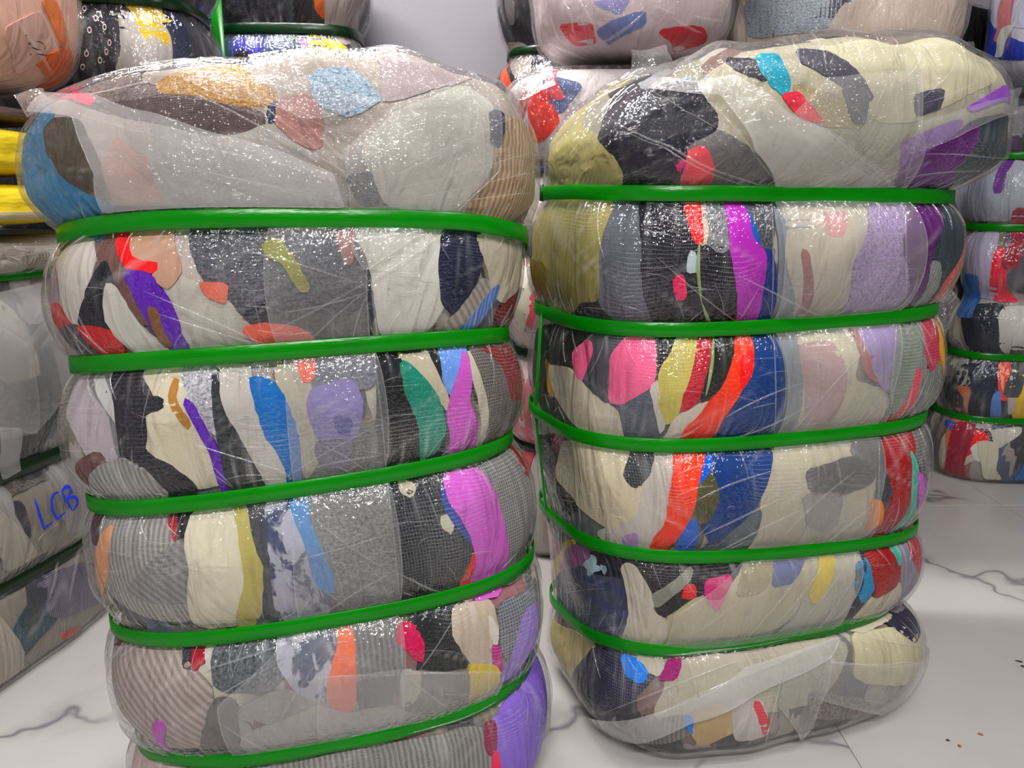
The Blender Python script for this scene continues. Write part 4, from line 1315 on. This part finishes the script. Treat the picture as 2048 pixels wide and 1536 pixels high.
BR.sheet([(1536, 892), (1746, 878), (1745, 1000), (1725, 1078), (1480, 1108), (1515, 1020)], M_PANEL, 'film_panel')
BR.sheet([(1480, 1116), (1700, 1100), (1690, 1200), (1650, 1260), (1330, 1306), (1345, 1220)], M_PANEL, 'film_panel')
BR.sheet([(1345, 118), (1400, 112), (1470, 165), (1560, 225), (1700, 295), (1796, 376), (1560, 380), (1500, 292), (1440, 195)], M_FLAP, off=0.0150)
BR.sheet([(1640, 160), (1824, 150), (1826, 260), (1796, 378), (1690, 300), (1570, 232)], M_FLAP2, off=0.0150)
BR.sheet([(1826, 245), (1990, 200), (2040, 178), (2030, 205), (1900, 270), (1800, 300), (1796, 285)], M_FLAP2, off=0.0150)
BR.sheet([(1195, 1470), (1300, 1418), (1480, 1330), (1668, 1276), (1645, 1312), (1500, 1378), (1380, 1432), (1290, 1468), (1225, 1492)], M_FLAP, off=0.0175)
BR.sheet([(1560, 1330), (1650, 1305), (1625, 1405), (1582, 1486), (1515, 1486), (1545, 1400)], M_FLAP2, off=0.0150)
BR.sheet([(1640, 1315), (1740, 1325), (1856, 1310), (1850, 1400), (1770, 1440), (1620, 1388)], M_FLAP2, off=0.0150)
BR.creases([(1210, 240, 1560, 372, 2.0, 8), (1370, 130, 1800, 376, 1.8, 10), (1240, 260, 1520, 372, 1.4), (1300, 190, 1450, 270, 1.0), (1410, 195, 1560, 370, 1.2), (1640, 220, 1740, 290, 1.3),
            (1822, 150, 1824, 260, 1.4, 0), (1824, 258, 1796, 376, 1.4, 0), (1830, 300, 2000, 310, 1.6), (1800, 345, 1960, 330, 1.3), (1800, 362, 1940, 368, 1.2), (2035, 182, 1830, 245, 1.5, -6),
            (1700, 80, 1720, 140, 1), (1740, 80, 1765, 140, 1), (1780, 85, 1800, 150, 1), (1850, 110, 1790, 180, 1.2), (1900, 130, 1830, 200, 1.2), (1950, 160, 1830, 210, 1.2), (1560, 150, 1690, 210, 1.4, -10),
            (1690, 210, 1720, 250, 1.4), (1730, 240, 1760, 170, 1.4), (1580, 90, 1590, 170, 0.9), (1620, 80, 1640, 150, 0.9),
            (1310, 510, 1480, 640, 1.0), (1460, 545, 1690, 640, 1.2), (1480, 555, 1660, 630, 0.8), (1350, 700, 1470, 690, 0.8), (1700, 720, 1560, 870, 1.2), (1780, 650, 1680, 740, 1.0),
            (1535, 400, 1535, 645, 1.0, 0), (1798, 402, 1800, 600, 1.3, 0), (1538, 664, 1541, 878, 1.0, 0), (1781, 648, 1768, 780, 1.3, 0), (1747, 882, 1745, 1000, 1.4, 0), (1745, 1000, 1725, 1078, 1.2, 0),
            (1380, 1000, 1540, 940, 1.6), (1400, 1060, 1560, 990, 2.0), (1420, 1095, 1600, 1010, 1.6), (1440, 830, 1600, 760, 1.4), (1440, 870, 1620, 800, 1.4), (1560, 1060, 1700, 940, 1.6), (1620, 1090, 1740, 1000, 1.4),
            (1350, 950, 1420, 930, 1.2), (1350, 990, 1420, 970, 1.2), (1540, 1240, 1650, 1110, 1.6), (1480, 1270, 1600, 1130, 1.4), (1580, 1250, 1690, 1120, 1.4), (1620, 1255, 1700, 1150, 1.2), (1380, 1260, 1480, 1190, 1.2),
            (1200, 1480, 1668, 1276, 2.2, -10), (1190, 1430, 1470, 1320, 1.4), (1640, 1320, 1856, 1312, 1.6, 8), (1560, 1330, 1520, 1484, 1.4, 0), (1648, 1306, 1590, 1480, 1.4, 0), (1700, 1265, 1840, 1290, 1.2), (1700, 1390, 1840, 1400, 1.3)], M_CREASE)
BR.creases([(x, y, x + dx, y + dy, 0.5) for x, y, dx, dy in
            [(RNG.uniform(1110, 1820), RNG.uniform(420, 1250), RNG.uniform(-90, 90), RNG.uniform(-14, 14)) for _ in range(90)]], M_GATHER, 'film_crease', 0.0011, 0.0018)
# the pale green cord of a garment
BR.creases([(1398, 480, 1402, 600, 1.6, 4), (1402, 600, 1420, 680, 1.6, -4), (1424, 672, 1408, 790, 1.8, -4)], cloth((150, 170, 120)), 'cord', 0.0016, 0.003, 0.0072)
quad_sheet(BL, [at_y(495, 110, 1.02), at_y(747, 91, 1.10), at_y(770, 210, 1.00), at_y(545, 190, 0.955)], M_FLAP2, seed=1)
quad_sheet(BL, [at_y(27, 187, 0.97), at_y(85, 176, 0.99), at_y(100, 200, 0.91), at_y(55, 238, 0.93)], M_FLAP2, wave=0.003, seed=2)
quad_sheet(BR, [at_y(1940, 196, 1.36), at_y(2043, 176, 1.44), at_y(2028, 236, 1.42), at_y(1915, 250, 1.30)], M_FLAP2, wave=0.004, seed=3)
quad_sheet(BR, [at_y(1262, 100, 1.24), at_y(1330, 92, 1.30), at_y(1352, 140, 1.18), at_y(1270, 160, 1.15)], M_FLAP2, wave=0.006, seed=4)

# ================================================================== the bales and sacks behind
DK = [(BK, 'plain'), (NV, 'plain'), (CH, 'plain'), ((44, 44, 52), 'stripe'), ((36, 30, 34), 'plain')]
PALE = [(WH, 'plain'), (CR, 'plain'), ((214, 186, 186), 'plain'), ((190, 120, 124), 'plain'), (LG, 'stripe'), ((205, 90, 100), 'plain')]
GREY = [(LG, 'plain'), ((190, 182, 170), 'plain'), (GY, 'speckle'), ((112, 106, 112), 'speckle'), (CH, 'plain'), ((160, 150, 140), 'plain'), ((180, 170, 155), 'stripe'), ((84, 80, 100), 'mesh')]
FT = (math.pi - 0.2, 2 * math.pi + 0.2)

def behind(name, label, cat, cx, cy, psi, n, rows, z0=0.0, seed=1, pal=PAL, count=40, w1=5.4, traced=(), film_mat=M_FILM_BG, straps=(), smat=M_STRAP_SHADED, sw=0.022, body=None,
           bname='packed_clothes', t=FT, lump=0.008, group=None, **kw):
    b = Bale(name, label, cat, (cx, cy, z0), psi, n, rows, seed=seed, zoff=z0, lump=lump, group=group, film_off=0.009, **kw)
    b.straps = list(straps)
    b.body(body, bname)
    if count:
        b.random_garments(t[0], t[1], 0.1, w1, count, pal, 0.4, 1.6)
    for g in traced:
        b.garment(*g)
    if film_mat is not None:
        b.film(film_mat, nt=180, sub=1)
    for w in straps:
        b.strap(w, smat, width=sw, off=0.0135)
    return b

# --- along the left-hand wall: a marked bale, two yellow sacks, a folded sack and a peach bag
PSI = math.atan2(0.97, 0.245)
def beside(Y, b):                                    # a centre so that the face stays on one line down the room
    return (-0.937 + (Y - 1.35) * 0.2526 - 0.97 * b, Y + 0.245 * b)
ax, ay = beside(1.25, 0.25)
zA = [0.18, 0.40, 0.765]
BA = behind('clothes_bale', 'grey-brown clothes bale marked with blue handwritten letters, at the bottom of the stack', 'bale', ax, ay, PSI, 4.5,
            column_rows(ax, ay, 0.44, 0.262, zA, 0.835, 0.03, 0.0), seed=21, body=cloth((160, 152, 144)), pal=GREY, count=60, w1=4.2, straps=(1, 2), smat=M_STRAP_SHADED, sw=0.03,  # straps drawn wider and near-black to take in the shade of their grooves
            ztop=([-1, 1], [0.832, 0.832], 0.5), zs=(0.765, 0, 0),
            traced=[([(0, 1300), (60, 1200), (110, 1170), (120, 1230), (30, 1330)], (52, 84, 92), 'speckle'), ([(60, 1160), (180, 1120), (210, 1200), (100, 1240)], (92, 86, 104), 'mesh'),
                    ([(120, 1268), (150, 1272), (140, 1292), (118, 1290)], (196, 72, 50), 'plain'), ([(0, 1020), (40, 1000), (60, 1080), (0, 1110)], (66, 62, 72), 'plain'),
                    ([(70, 1080), (160, 1020), (170, 1060), (90, 1120)], (150, 142, 128), 'plain'), ([(20, 940), (130, 890), (140, 930), (0, 1000)], (112, 104, 98), 'speckle')])
BA.strap(3, M_STRAP, width=0.022, off=0.0135)
BA.sheet([(-60, 600), (100, 560), (118, 640), (125, 780), (60, 860), (-40, 880)], M_FLAP, off=0.014)
BA.sheet([(-40, 640), (40, 690), (60, 860), (-40, 850)], M_FLAP2, off=0.019)
BA.sheet([(-20, 850), (26, 850), (24, 940), (-10, 962)], M_FLAP, off=0.021)
BA.creases([(120, 600, 20, 720, 2), (60, 640, 120, 590, 1.5), (30, 620, 60, 690, 1.6), (160, 1080, 130, 1200, 2), (110, 1120, 90, 1200, 1.5), (0, 640, 60, 680, 1.5), (130, 640, 70, 700, 2)], M_CREASE, width=0.0016)
INK = plain('marker_ink', (24, 60, 210), 0.5)
LETTERS = {'L': [[(58, 998), (66, 1026), (76, 1055), (95, 1041)]],
           'C': [[(107, 985), (97, 989), (91, 1000), (93, 1020), (102, 1037), (120, 1022)]],
           'B': [[(111, 985), (122, 1002), (133, 1020)], [(111, 986), (118, 977), (126, 975), (131, 983), (122, 1000)], [(122, 1000), (133, 994), (142, 996), (143, 1008), (133, 1021)]]}
for ch, strokes in LETTERS.items():
    Vs, Fs, o = [], [], 0
    for st in strokes:
        st = np.array(st, dtype=float)
        d = np.r_[0, np.cumsum(np.linalg.norm(np.diff(st, axis=0), axis=1))]
        f = np.linspace(0, d[-1], 18)
        q = [BA.tw(x, y) for x, y in zip(np.interp(f, d, st[:, 0]), np.interp(f, d, st[:, 1]))]
        q = np.array([v for v in q if v is not None])
        if len(q) < 4:
            continue
        V, F, U = BA.ribbon(np.unwrap(q[:, 0]), q[:, 1], 0.0034, 0.0142, 0.0006)
        Vs.append(V)
        Fs += [tuple(i + o for i in g) for g in F]
        o += len(V)
    if Vs:
        BA.obj('marker_letter', np.concatenate(Vs), Fs, INK, label='letter %s handwritten in blue marker' % ch)

def woven(name, col):
    k = NT_(name)
    uv = k.uv(1, 1)
    c = lin(col)
    nz = k.noise(k.uv(8, 8), 1.0, 3)
    base = k.mix(nz, tuple(x * 1.15 for x in c), tuple(x * 0.7 for x in c))
    p = k.n('BsdfPrincipled')
    k.l(base, p.inputs['Base Color'])
    p.inputs['Roughness'].default_value = 0.5
    k.l(k.bump(k.math('ADD', k.math('MULTIPLY', k.noise(uv, 500, 0), 0.0004), k.math('MULTIPLY', k.noise(k.uv(14, 8), 1.0, 2), 0.010)), 0.8, 1.0), p.inputs['Normal'])
    k.l(p.outputs[0], k.out.inputs[0])
    return k.m

YEL = woven('yellow_woven', (238, 208, 16))
bx_, by_ = beside(1.25, 0.25)
for k, (z0, z1, lab) in enumerate([(0.851, 0.934, 'yellow woven sack with a cream hem, lower of the yellow pair'), (0.942, 1.034, 'plain bright yellow woven sack, upper of the yellow pair')]):
    s_ = behind('woven_sack', lab, 'sack', bx_, by_, PSI, 4.0, sack_rows(bx_, by_, 0.44, 0.262, z1 - z0, 5.0, 4.0), z0, 31 + k, count=0, film_mat=None, body=YEL, bname='sack_body', lump=0.004,
                group='yellow woven sacks in the stack')
    if k == 0:
        th = np.linspace(math.pi + 0.1, 2 * math.pi - 0.1, 60)
        s_.patch_tw([(t, 0.62) for t in th] + [(t, 1.05) for t in th[::-1]], woven('cream_hem', (206, 190, 150)), 'hem', off=0.003, rnd=False, label='cream hem along the sack')
behind('folded_sack', 'thin dull mauve folded sack squeezed under the peach bag', 'sack', bx_, by_, PSI, 4.0, sack_rows(bx_, by_, 0.42, 0.25, 0.03, 4, 4), 1.042, 35, count=0, film_mat=None,
       body=woven('mauve_woven', (104, 84, 82)), bname='sack_body', lump=0.002)
px_, py_ = beside(1.24, 0.24)
px_ += 0.03
BP = behind('filled_bag', 'rounded milky bag of peach and orange clothes on top of the stack', 'bag', px_, py_, PSI, 4.0, sack_rows(px_, py_, 0.49, 0.25, 0.46, 5.0, 3.4), 1.086, 41, count=0,
            body=cloth((232, 190, 172)), film_mat=M_FILM_BG,
            traced=[([(60, 120), (135, 90), (140, 160), (70, 178)], (226, 116, 52), 'plain'), ([(0, 60), (80, 20), (100, 90), (20, 150)], (216, 178, 164), 'plain'), ([(80, 0), (110, 0), (136, 100), (118, 90)], (222, 130, 80), 'plain')])
BP.creases([(0, 10, 60, 90, 2), (60, 0, 110, 110, 2), (20, 40, 100, 150, 2)], M_CREASE, width=0.0016)
BP.creases([(45, 82, 50, 86, 1.6, 0), (50, 90, 72, 97, 1, 1), (60, 80, 78, 88, 1, -2), (78, 88, 77, 97, 1, -1), (48, 104, 52, 104, 1.4, 0), (60, 103, 86, 108, 0.8, 0), (40, 68, 42, 69, 1.8, 0)],
           plain('print_ink', (30, 24, 24), 0.5), 'printed_marks', 0.0010, 0.0006, 0.0118)

# --- against the back wall, left of the bare strip
zs5 = [0.28, 0.55, 0.82, 1.09, 1.36]
BO = behind('clothes_bale', 'dark glossy bale printed with small rings, beside the peach bag', 'bale', -1.07, 2.14, 0.10, 3.2, column_rows(-1.07, 2.14, 0.29, 0.22, zs5, 1.66), seed=51, pal=DK, count=30, w1=7,
            ztop=([-1, 1], [1.66, 1.66], 0.3), zs=(1.36, 0, 0), straps=(1, 2, 3, 4, 5), smat=M_STRAP_SHADED, sw=0.026, body=cloth((50, 50, 58)),
            traced=[([(80, 0), (230, 0), (260, 60), (240, 110), (200, 160), (130, 160)], (34, 32, 40), 'speckle'), ([(235, 20), (330, 50), (350, 130), (230, 150), (245, 100)], (178, 172, 168), 'plain'),
                    ([(262, 22), (330, 60), (345, 90), (290, 80), (275, 50)], (206, 176, 24), 'plain'), ([(240, 0), (345, 0), (350, 40), (300, 50)], (196, 168, 30), 'plain')])
RING = plain('ring_print', (186, 160, 164), 0.5)
for (rx, ry) in [(885, 120), (805, 205), (995, 215), (735, 300), (1085, 300), (795, 485), (1135, 450), (1100, 540), (745, 590), (865, 690), (1030, 625), (930, 330), (900, 560)]:
    x0, y0 = rx / 5.12, ry / 5.12
    V, F = [], []
    ok = True
    for a in np.linspace(0, 2 * np.pi, 14, endpoint=False):
        for r in (1.0, 0.62):
            q = BO.tw(x0 + 4.2 * r * math.cos(a), y0 + 6.4 * r * math.sin(a))
            if q is None:
                ok = False
                break
            V.append(BO.ev(np.array([q[0]]), np.array([q[1]]), 0.0108)[0])
        if not ok:
            break
    if ok:
        F = [(2 * i, 2 * ((i + 1) % 14), 2 * ((i + 1) % 14) + 1, 2 * i + 1) for i in range(14)]
        BO.obj('printed_ring', V, F, RING)
BN = behind('clothes_bale', 'navy and silver clothes bale with one upright green strap, against the back wall', 'bale', -0.72, 2.69, 0.05, 3.4, column_rows(-0.72, 2.69, 0.25, 0.20, [0.28, 0.56, 0.84, 1.12, 1.405], 1.74, 0.02, 0.02), seed=53, pal=DK,
            count=24, w1=7, ztop=([-1, 1], [1.74, 1.74], 0.25), zs=(1.405, 0, 0), straps=(1, 2, 3, 4, 5), smat=M_STRAP_SHADED, sw=0.03, body=cloth((50, 50, 62)),
            traced=[([(350, 55), (650, 60), (650, 200), (350, 200)], (64, 76, 108), 'plain'), ([(370, 50), (440, 60), (430, 150), (390, 130)], (34, 44, 108), 'plain'), ([(600, 72), (615, 72), (622, 120), (608, 120)], (226, 74, 150), 'plain'),
                    ([(612, 66), (690, 90), (690, 160), (625, 120)], (206, 180, 26), 'plain'), ([(350, 60), (380, 100), (400, 160), (350, 160)], (200, 166, 30), 'plain'), ([(470, 80), (530, 80), (520, 140), (480, 140)], (62, 60, 150), 'plain'),
                    ([(380, -20), (650, -20), (640, 40), (470, 30), (390, 20)], (52, 50, 58), 'speckle'), ([(625, -20), (645, -10), (650, 40), (630, 20)], (214, 110, 60), 'plain'), ([(648, -20), (720, -20), (715, 80), (680, 90), (650, 50)], (176, 164, 160), 'plain')])
q = BN.tw(457, 90)
if q:                                                # pulled straight, standing off the pinched waists
    c = BN.ev(np.array([q[0] - 0.07, q[0] + 0.07]), np.array([4.5, 4.5]), 0.016)
    V = [(p[0], p[1] - o, z) for z in (0.25, 1.70) for p in c for o in (0.0, 0.0015)]
    BN.obj('upright_strap', V, [(0, 1, 5, 4), (2, 6, 7, 3), (1, 3, 7, 5), (0, 4, 6, 2), (0, 2, 3, 1), (4, 5, 7, 6)], M_STRAP, [(0, 0)] * 8)

# --- right of the bare strip
BD = behind('clothes_bale', 'dark clothes bale with a red-orange edge, right of the bare wall', 'bale', 0.215, 2.52, -0.05, 3.2, column_rows(0.215, 2.52, 0.25, 0.20, [0.27, 0.54, 0.80, 1.06, 1.32], 1.68), seed=61, pal=DK, count=44, w1=7,
            ztop=([-1, 1], [1.68, 1.68], 0.25), zs=(1.32, 0, 0), straps=(1, 2, 3, 4, 5), smat=M_STRAP_SHADED, body=cloth((46, 44, 50)),
            traced=[([(990, 90), (1012, 95), (1036, 180), (1040, 220), (1015, 180)], (226, 96, 70), 'plain'), ([(1012, 90), (1050, 85), (1062, 150), (1040, 160)], (150, 140, 132), 'plain'), ([(1060, 30), (1110, 10), (1110, 100), (1080, 120)], (70, 64, 72), 'plain'),
                    ([(1000, 0), (1030, 0), (1032, 50), (1010, 45)], (120, 116, 118), 'plain')])
BC = behind('clothes_bale', 'pale pink and white clothes bale in the gap between the two big bales', 'bale', 0.22, 2.02, 0.0, 3.2, column_rows(0.22, 2.02, 0.24, 0.20, [0.28, 0.53, 0.78], 0.965), seed=63, body=cloth((206, 196, 192)), pal=PALE, count=60, w1=4.6,
            ztop=([-1, 1], [0.962, 0.962], 0.25), zs=(0.78, 0, 0), straps=(1, 2, 3), smat=M_STRAP_SHADED,
            traced=[([(1030, 450), (1075, 450), (1075, 600), (1030, 600)], (222, 216, 208), 'plain'), ([(1030, 760), (1075, 760), (1075, 880), (1030, 880)], (204, 110, 122), 'plain')])
B2 = behind('filled_bag', 'clear bag of red and navy clothes, under the crinkled red bag', 'bag', 0.235, 1.99, 0.0, 3.0, sack_rows(0.235, 1.99, 0.245, 0.22, 0.205, 5.0, 3.4), 0.988, 65, pal=PALE, body=cloth((206, 198, 198)), count=6, w1=2.8, film_mat=M_FILM_BG,
            traced=[([(1035, 130), (1120, 110), (1200, 110), (1200, 180), (1060, 240)], (196, 186, 188), 'plain'), ([(1060, 180), (1110, 170), (1120, 260), (1070, 290)], (214, 70, 62), 'plain'), ([(1095, 150), (1150, 130), (1170, 170), (1120, 230), (1095, 210)], (62, 72, 106), 'mesh')])
quad_sheet(B2, [at_y(1034, 150, 1.78), at_y(1100, 118, 1.80), at_y(1110, 170, 1.74), at_y(1040, 200, 1.75)], M_FLAP2, wave=0.006, seed=7)
B3 = behind('filled_bag', 'crinkled clear bag with bright red clothes inside, highest bag in the middle', 'bag', 0.275, 1.98, 0.0, 3.0, sack_rows(0.275, 1.98, 0.22, 0.22, 0.36, 5.0, 3.4), 1.217, 67, pal=PALE, body=cloth((214, 200, 202)), count=0, w1=2.8, film_mat=M_FILM_BG,
            traced=[([(1100, 0), (1440, 0), (1440, 110), (1200, 115), (1090, 90)], (206, 190, 192), 'plain'), ([(1120, 50), (1185, 45), (1195, 85), (1150, 90)], (208, 60, 74), 'plain'), ([(1310, 60), (1400, 50), (1410, 85), (1340, 105)], (206, 44, 62), 'plain'),
                    ([(1190, 60), (1290, 20), (1290, 50), (1220, 90)], (120, 128, 176), 'plain'), ([(1180, 5), (1260, 0), (1240, 30)], (150, 146, 186), 'plain')])
B3.creases([(1130, 0, 1150, 60, 2), (1160, 0, 1190, 45, 2.2), (1200, 80, 1290, 20, 2), (1300, 10, 1350, 30, 2), (1340, 30, 1400, 60, 1.6), (1100, 80, 1180, 112, 2), (1380, 30, 1440, 40, 2), (1110, 30, 1130, 80, 2)], M_CREASE, width=0.002, rise=0.005)
BE = behind('clothes_bale', 'pale bale tucked behind the orange-striped one, its clear corner poking out', 'bale', 0.77, 2.10, 0.0, 3.2, column_rows(0.77, 2.10, 0.19, 0.18, [0.3, 0.6, 0.9], 1.175), seed=71, body=cloth((206, 196, 192)), pal=PALE, count=16, w1=4.6,
            ztop=([-1, 1], [1.172, 1.172], 0.2), zs=(0.9, 0, 0), straps=(1, 2, 3), smat=M_STRAP_SHADED)
quad_sheet(BE, [at_y(1840, 600, 1.93), at_y(1905, 578, 1.93), at_y(1920, 600, 1.93), at_y(1885, 690, 1.93)], M_FLAP2, wave=0.004, seed=8)
B5 = behind('filled_bag', 'silvery grey and cream bag lying behind the tall right bale', 'bag', 0.80, 2.07, 0.0, 3.4, sack_rows(0.80, 2.07, 0.265, 0.21, 0.34, 5.0, 3.6), 1.198, 73, pal=PALE, body=cloth((204, 192, 182)), count=0, w1=2.8,
            traced=[([(1490, 0), (1700, 0), (1690, 60), (1500, 80)], (150, 156, 166), 'speckle'), ([(1640, 0), (1705, 0), (1690, 30), (1620, 45)], (74, 70, 82), 'plain'), ([(1690, 0), (1915, 0), (1925, 70), (1890, 100), (1640, 90)], (206, 190, 180), 'plain')])
quad_sheet(B5, [at_y(1880, 85, 1.88), at_y(1945, 84, 1.90), at_y(1955, 118, 1.90), at_y(1890, 112, 1.86)], M_FLAP2, wave=0.005, seed=9)

# --- the far right-hand column
zF = [0.205, 0.418, 0.60, 0.82, 1.03]
BF = behind('clothes_bale', 'strapped bale with red, black and yellow clothes standing by the far right edge', 'bale', 1.735, 2.54, 0.0, 3.6, column_rows(1.735, 2.54, 0.30, 0.185, zF, 1.195, 0.02, 0.012), seed=81, pal=PAL, count=30, w1=6.6,
            ztop=([-1, 1], [1.192, 1.192], 0.3), zs=(1.03, 0, 0), straps=(1, 2, 4, 5), smat=M_STRAP,
            traced=[([(1890, 860), (2060, 850), (2060, 970), (1900, 960)], (196, 190, 182), 'plain'), ([(1905, 850), (1980, 860), (1990, 910), (1930, 900)], (48, 52, 76), 'plain'), ([(1900, 870), (1960, 860), (1980, 875), (1930, 915), (1915, 905)], (224, 44, 40), 'plain'),
                    ([(1940, 895), (1965, 880), (1985, 905), (1955, 925)], (214, 214, 208), 'plain'), ([(1890, 840), (1920, 848), (1915, 870)], (60, 92, 180), 'plain'),
                    ([(1920, 728), (2000, 725), (2000, 835), (1925, 835)], (36, 42, 60), 'plain'), ([(1996, 725), (2025, 725), (2015, 800), (1998, 800)], (226, 90, 74), 'plain'), ([(2000, 730), (2008, 725), (2005, 790)], (240, 170, 150), 'plain'),
                    ([(1985, 790), (2000, 780), (2000, 838), (1980, 838)], (110, 140, 206), 'plain'), ([(2030, 725), (2070, 725), (2070, 838), (2020, 838)], (228, 196, 20), 'plain'), ([(2014, 760), (2030, 730), (2028, 820), (2015, 830)], (196, 190, 184), 'plain'),
                    ([(1930, 610), (2010, 605), (2010, 700), (1940, 700)], (38, 40, 54), 'plain'), ([(2000, 615), (2070, 612), (2070, 710), (2000, 705)], (206, 202, 196), 'plain'),
                    ([(1935, 470), (2000, 460), (1990, 540), (1995, 600), (1950, 590)], (176, 170, 190), 'plain'), ([(1990, 500), (2020, 495), (2010, 580), (2040, 605), (1980, 600)], (226, 54, 76), 'plain'), ([(2010, 462), (2070, 462), (2070, 590), (2020, 580)], (84, 82, 90), 'plain'),
                    ([(1930, 325), (2060, 320), (2060, 440), (1930, 440)], (176, 178, 190), 'plain'), ([(1950, 190), (2060, 180), (2060, 300), (1960, 300)], (150, 146, 144), 'plain')])
BB = behind('filled_bag', 'bag with a royal blue band on top of the far right column', 'bag', 1.80, 2.52, 0.0, 3.0, sack_rows(1.80, 2.52, 0.31, 0.2, 0.40, 4.0, 3.0), 1.220, 83, body=cloth((190, 188, 200)), pal=PALE, count=8, w1=2.8,
            traced=[([(1950, -40), (2060, -40), (2060, 60), (1990, 40)], (186, 184, 200), 'plain'), ([(1930, 10), (1965, 20), (2010, 70), (2060, 90), (2060, 120), (1960, 110)], (30, 48, 150), 'plain')])
behind('clothes_bale', 'added black bale standing in for the shade of the gap by the far right column', 'bale', 1.30, 2.875, 0.0, 4.0, column_rows(1.30, 2.875, 0.40, 0.115, [0.4, 0.8, 1.2], 1.55, 0.02, 0.01), seed=85, pal=[((16, 16, 18), 'plain')], count=20, w1=5,
       ztop=([-1, 1], [1.55, 1.55], 0.4), zs=(1.2, 0, 0), straps=(1, 2, 3), smat=M_STRAP_SHADED, body=cloth((16, 16, 18)), film_mat=film('shade_bale_film', 0.0, gloss=0.25, vary=0))  # made-up bale: near-black cloth and low-gloss film paint the shade of the gap

# ================================================================== crumbs on the floor
BRN, DBR = plain('dry_crumb', (150, 96, 44), 0.8), plain('dark_crumb', (62, 46, 34), 0.8)
def crumb(px, py, l, w, rz, mat, label):
    p = on_floor(px, py)
    r = random.Random(int(px))
    V, n = [], 8
    for k, (sc, z) in enumerate(((0.8, 0.0), (1.0, 0.0012), (0.55, 0.0028))):
        for i in range(n):
            a = 2 * math.pi * i / n
            q = sc * r.uniform(0.75, 1.2)
            V.append((l * q * math.cos(a), w * q * math.sin(a), z + 0.0004))
    F = [(k * n + i, k * n + (i + 1) % n, (k + 1) * n + (i + 1) % n, (k + 1) * n + i) for k in range(2) for i in range(n)]
    F += [tuple(range(n))[::-1], tuple(range(2 * n, 3 * n))]
    o = link('dried_crumb', mesh('dried_crumb', V, F, mat), None, label=label, category='crumb', group='crumbs on the marble floor')
    o.location = (p.x, p.y, 0)
    o.rotation_euler = (0, 0, rz)
crumb(1896, 1482, 0.0034, 0.0012, -0.4, DBR, 'tiny dark sliver on the marble floor beside the round brown crumb')
crumb(1919, 1493, 0.0032, 0.0030, 0.2, BRN, 'small round tan-brown crumb on the marble floor')
crumb(1961, 1470, 0.0046, 0.0016, -0.6, BRN, 'small reddish-brown crumb, behind the round tan one on the marble floor')
crumb(2038, 1324, 0.0075, 0.0014, -0.5, DBR, 'thin dark fleck on the floor at the right edge, upper of two')
crumb(2046, 1334, 0.0050, 0.0022, -0.5, DBR, 'thick dark fleck on the floor at the right edge, lower of two')
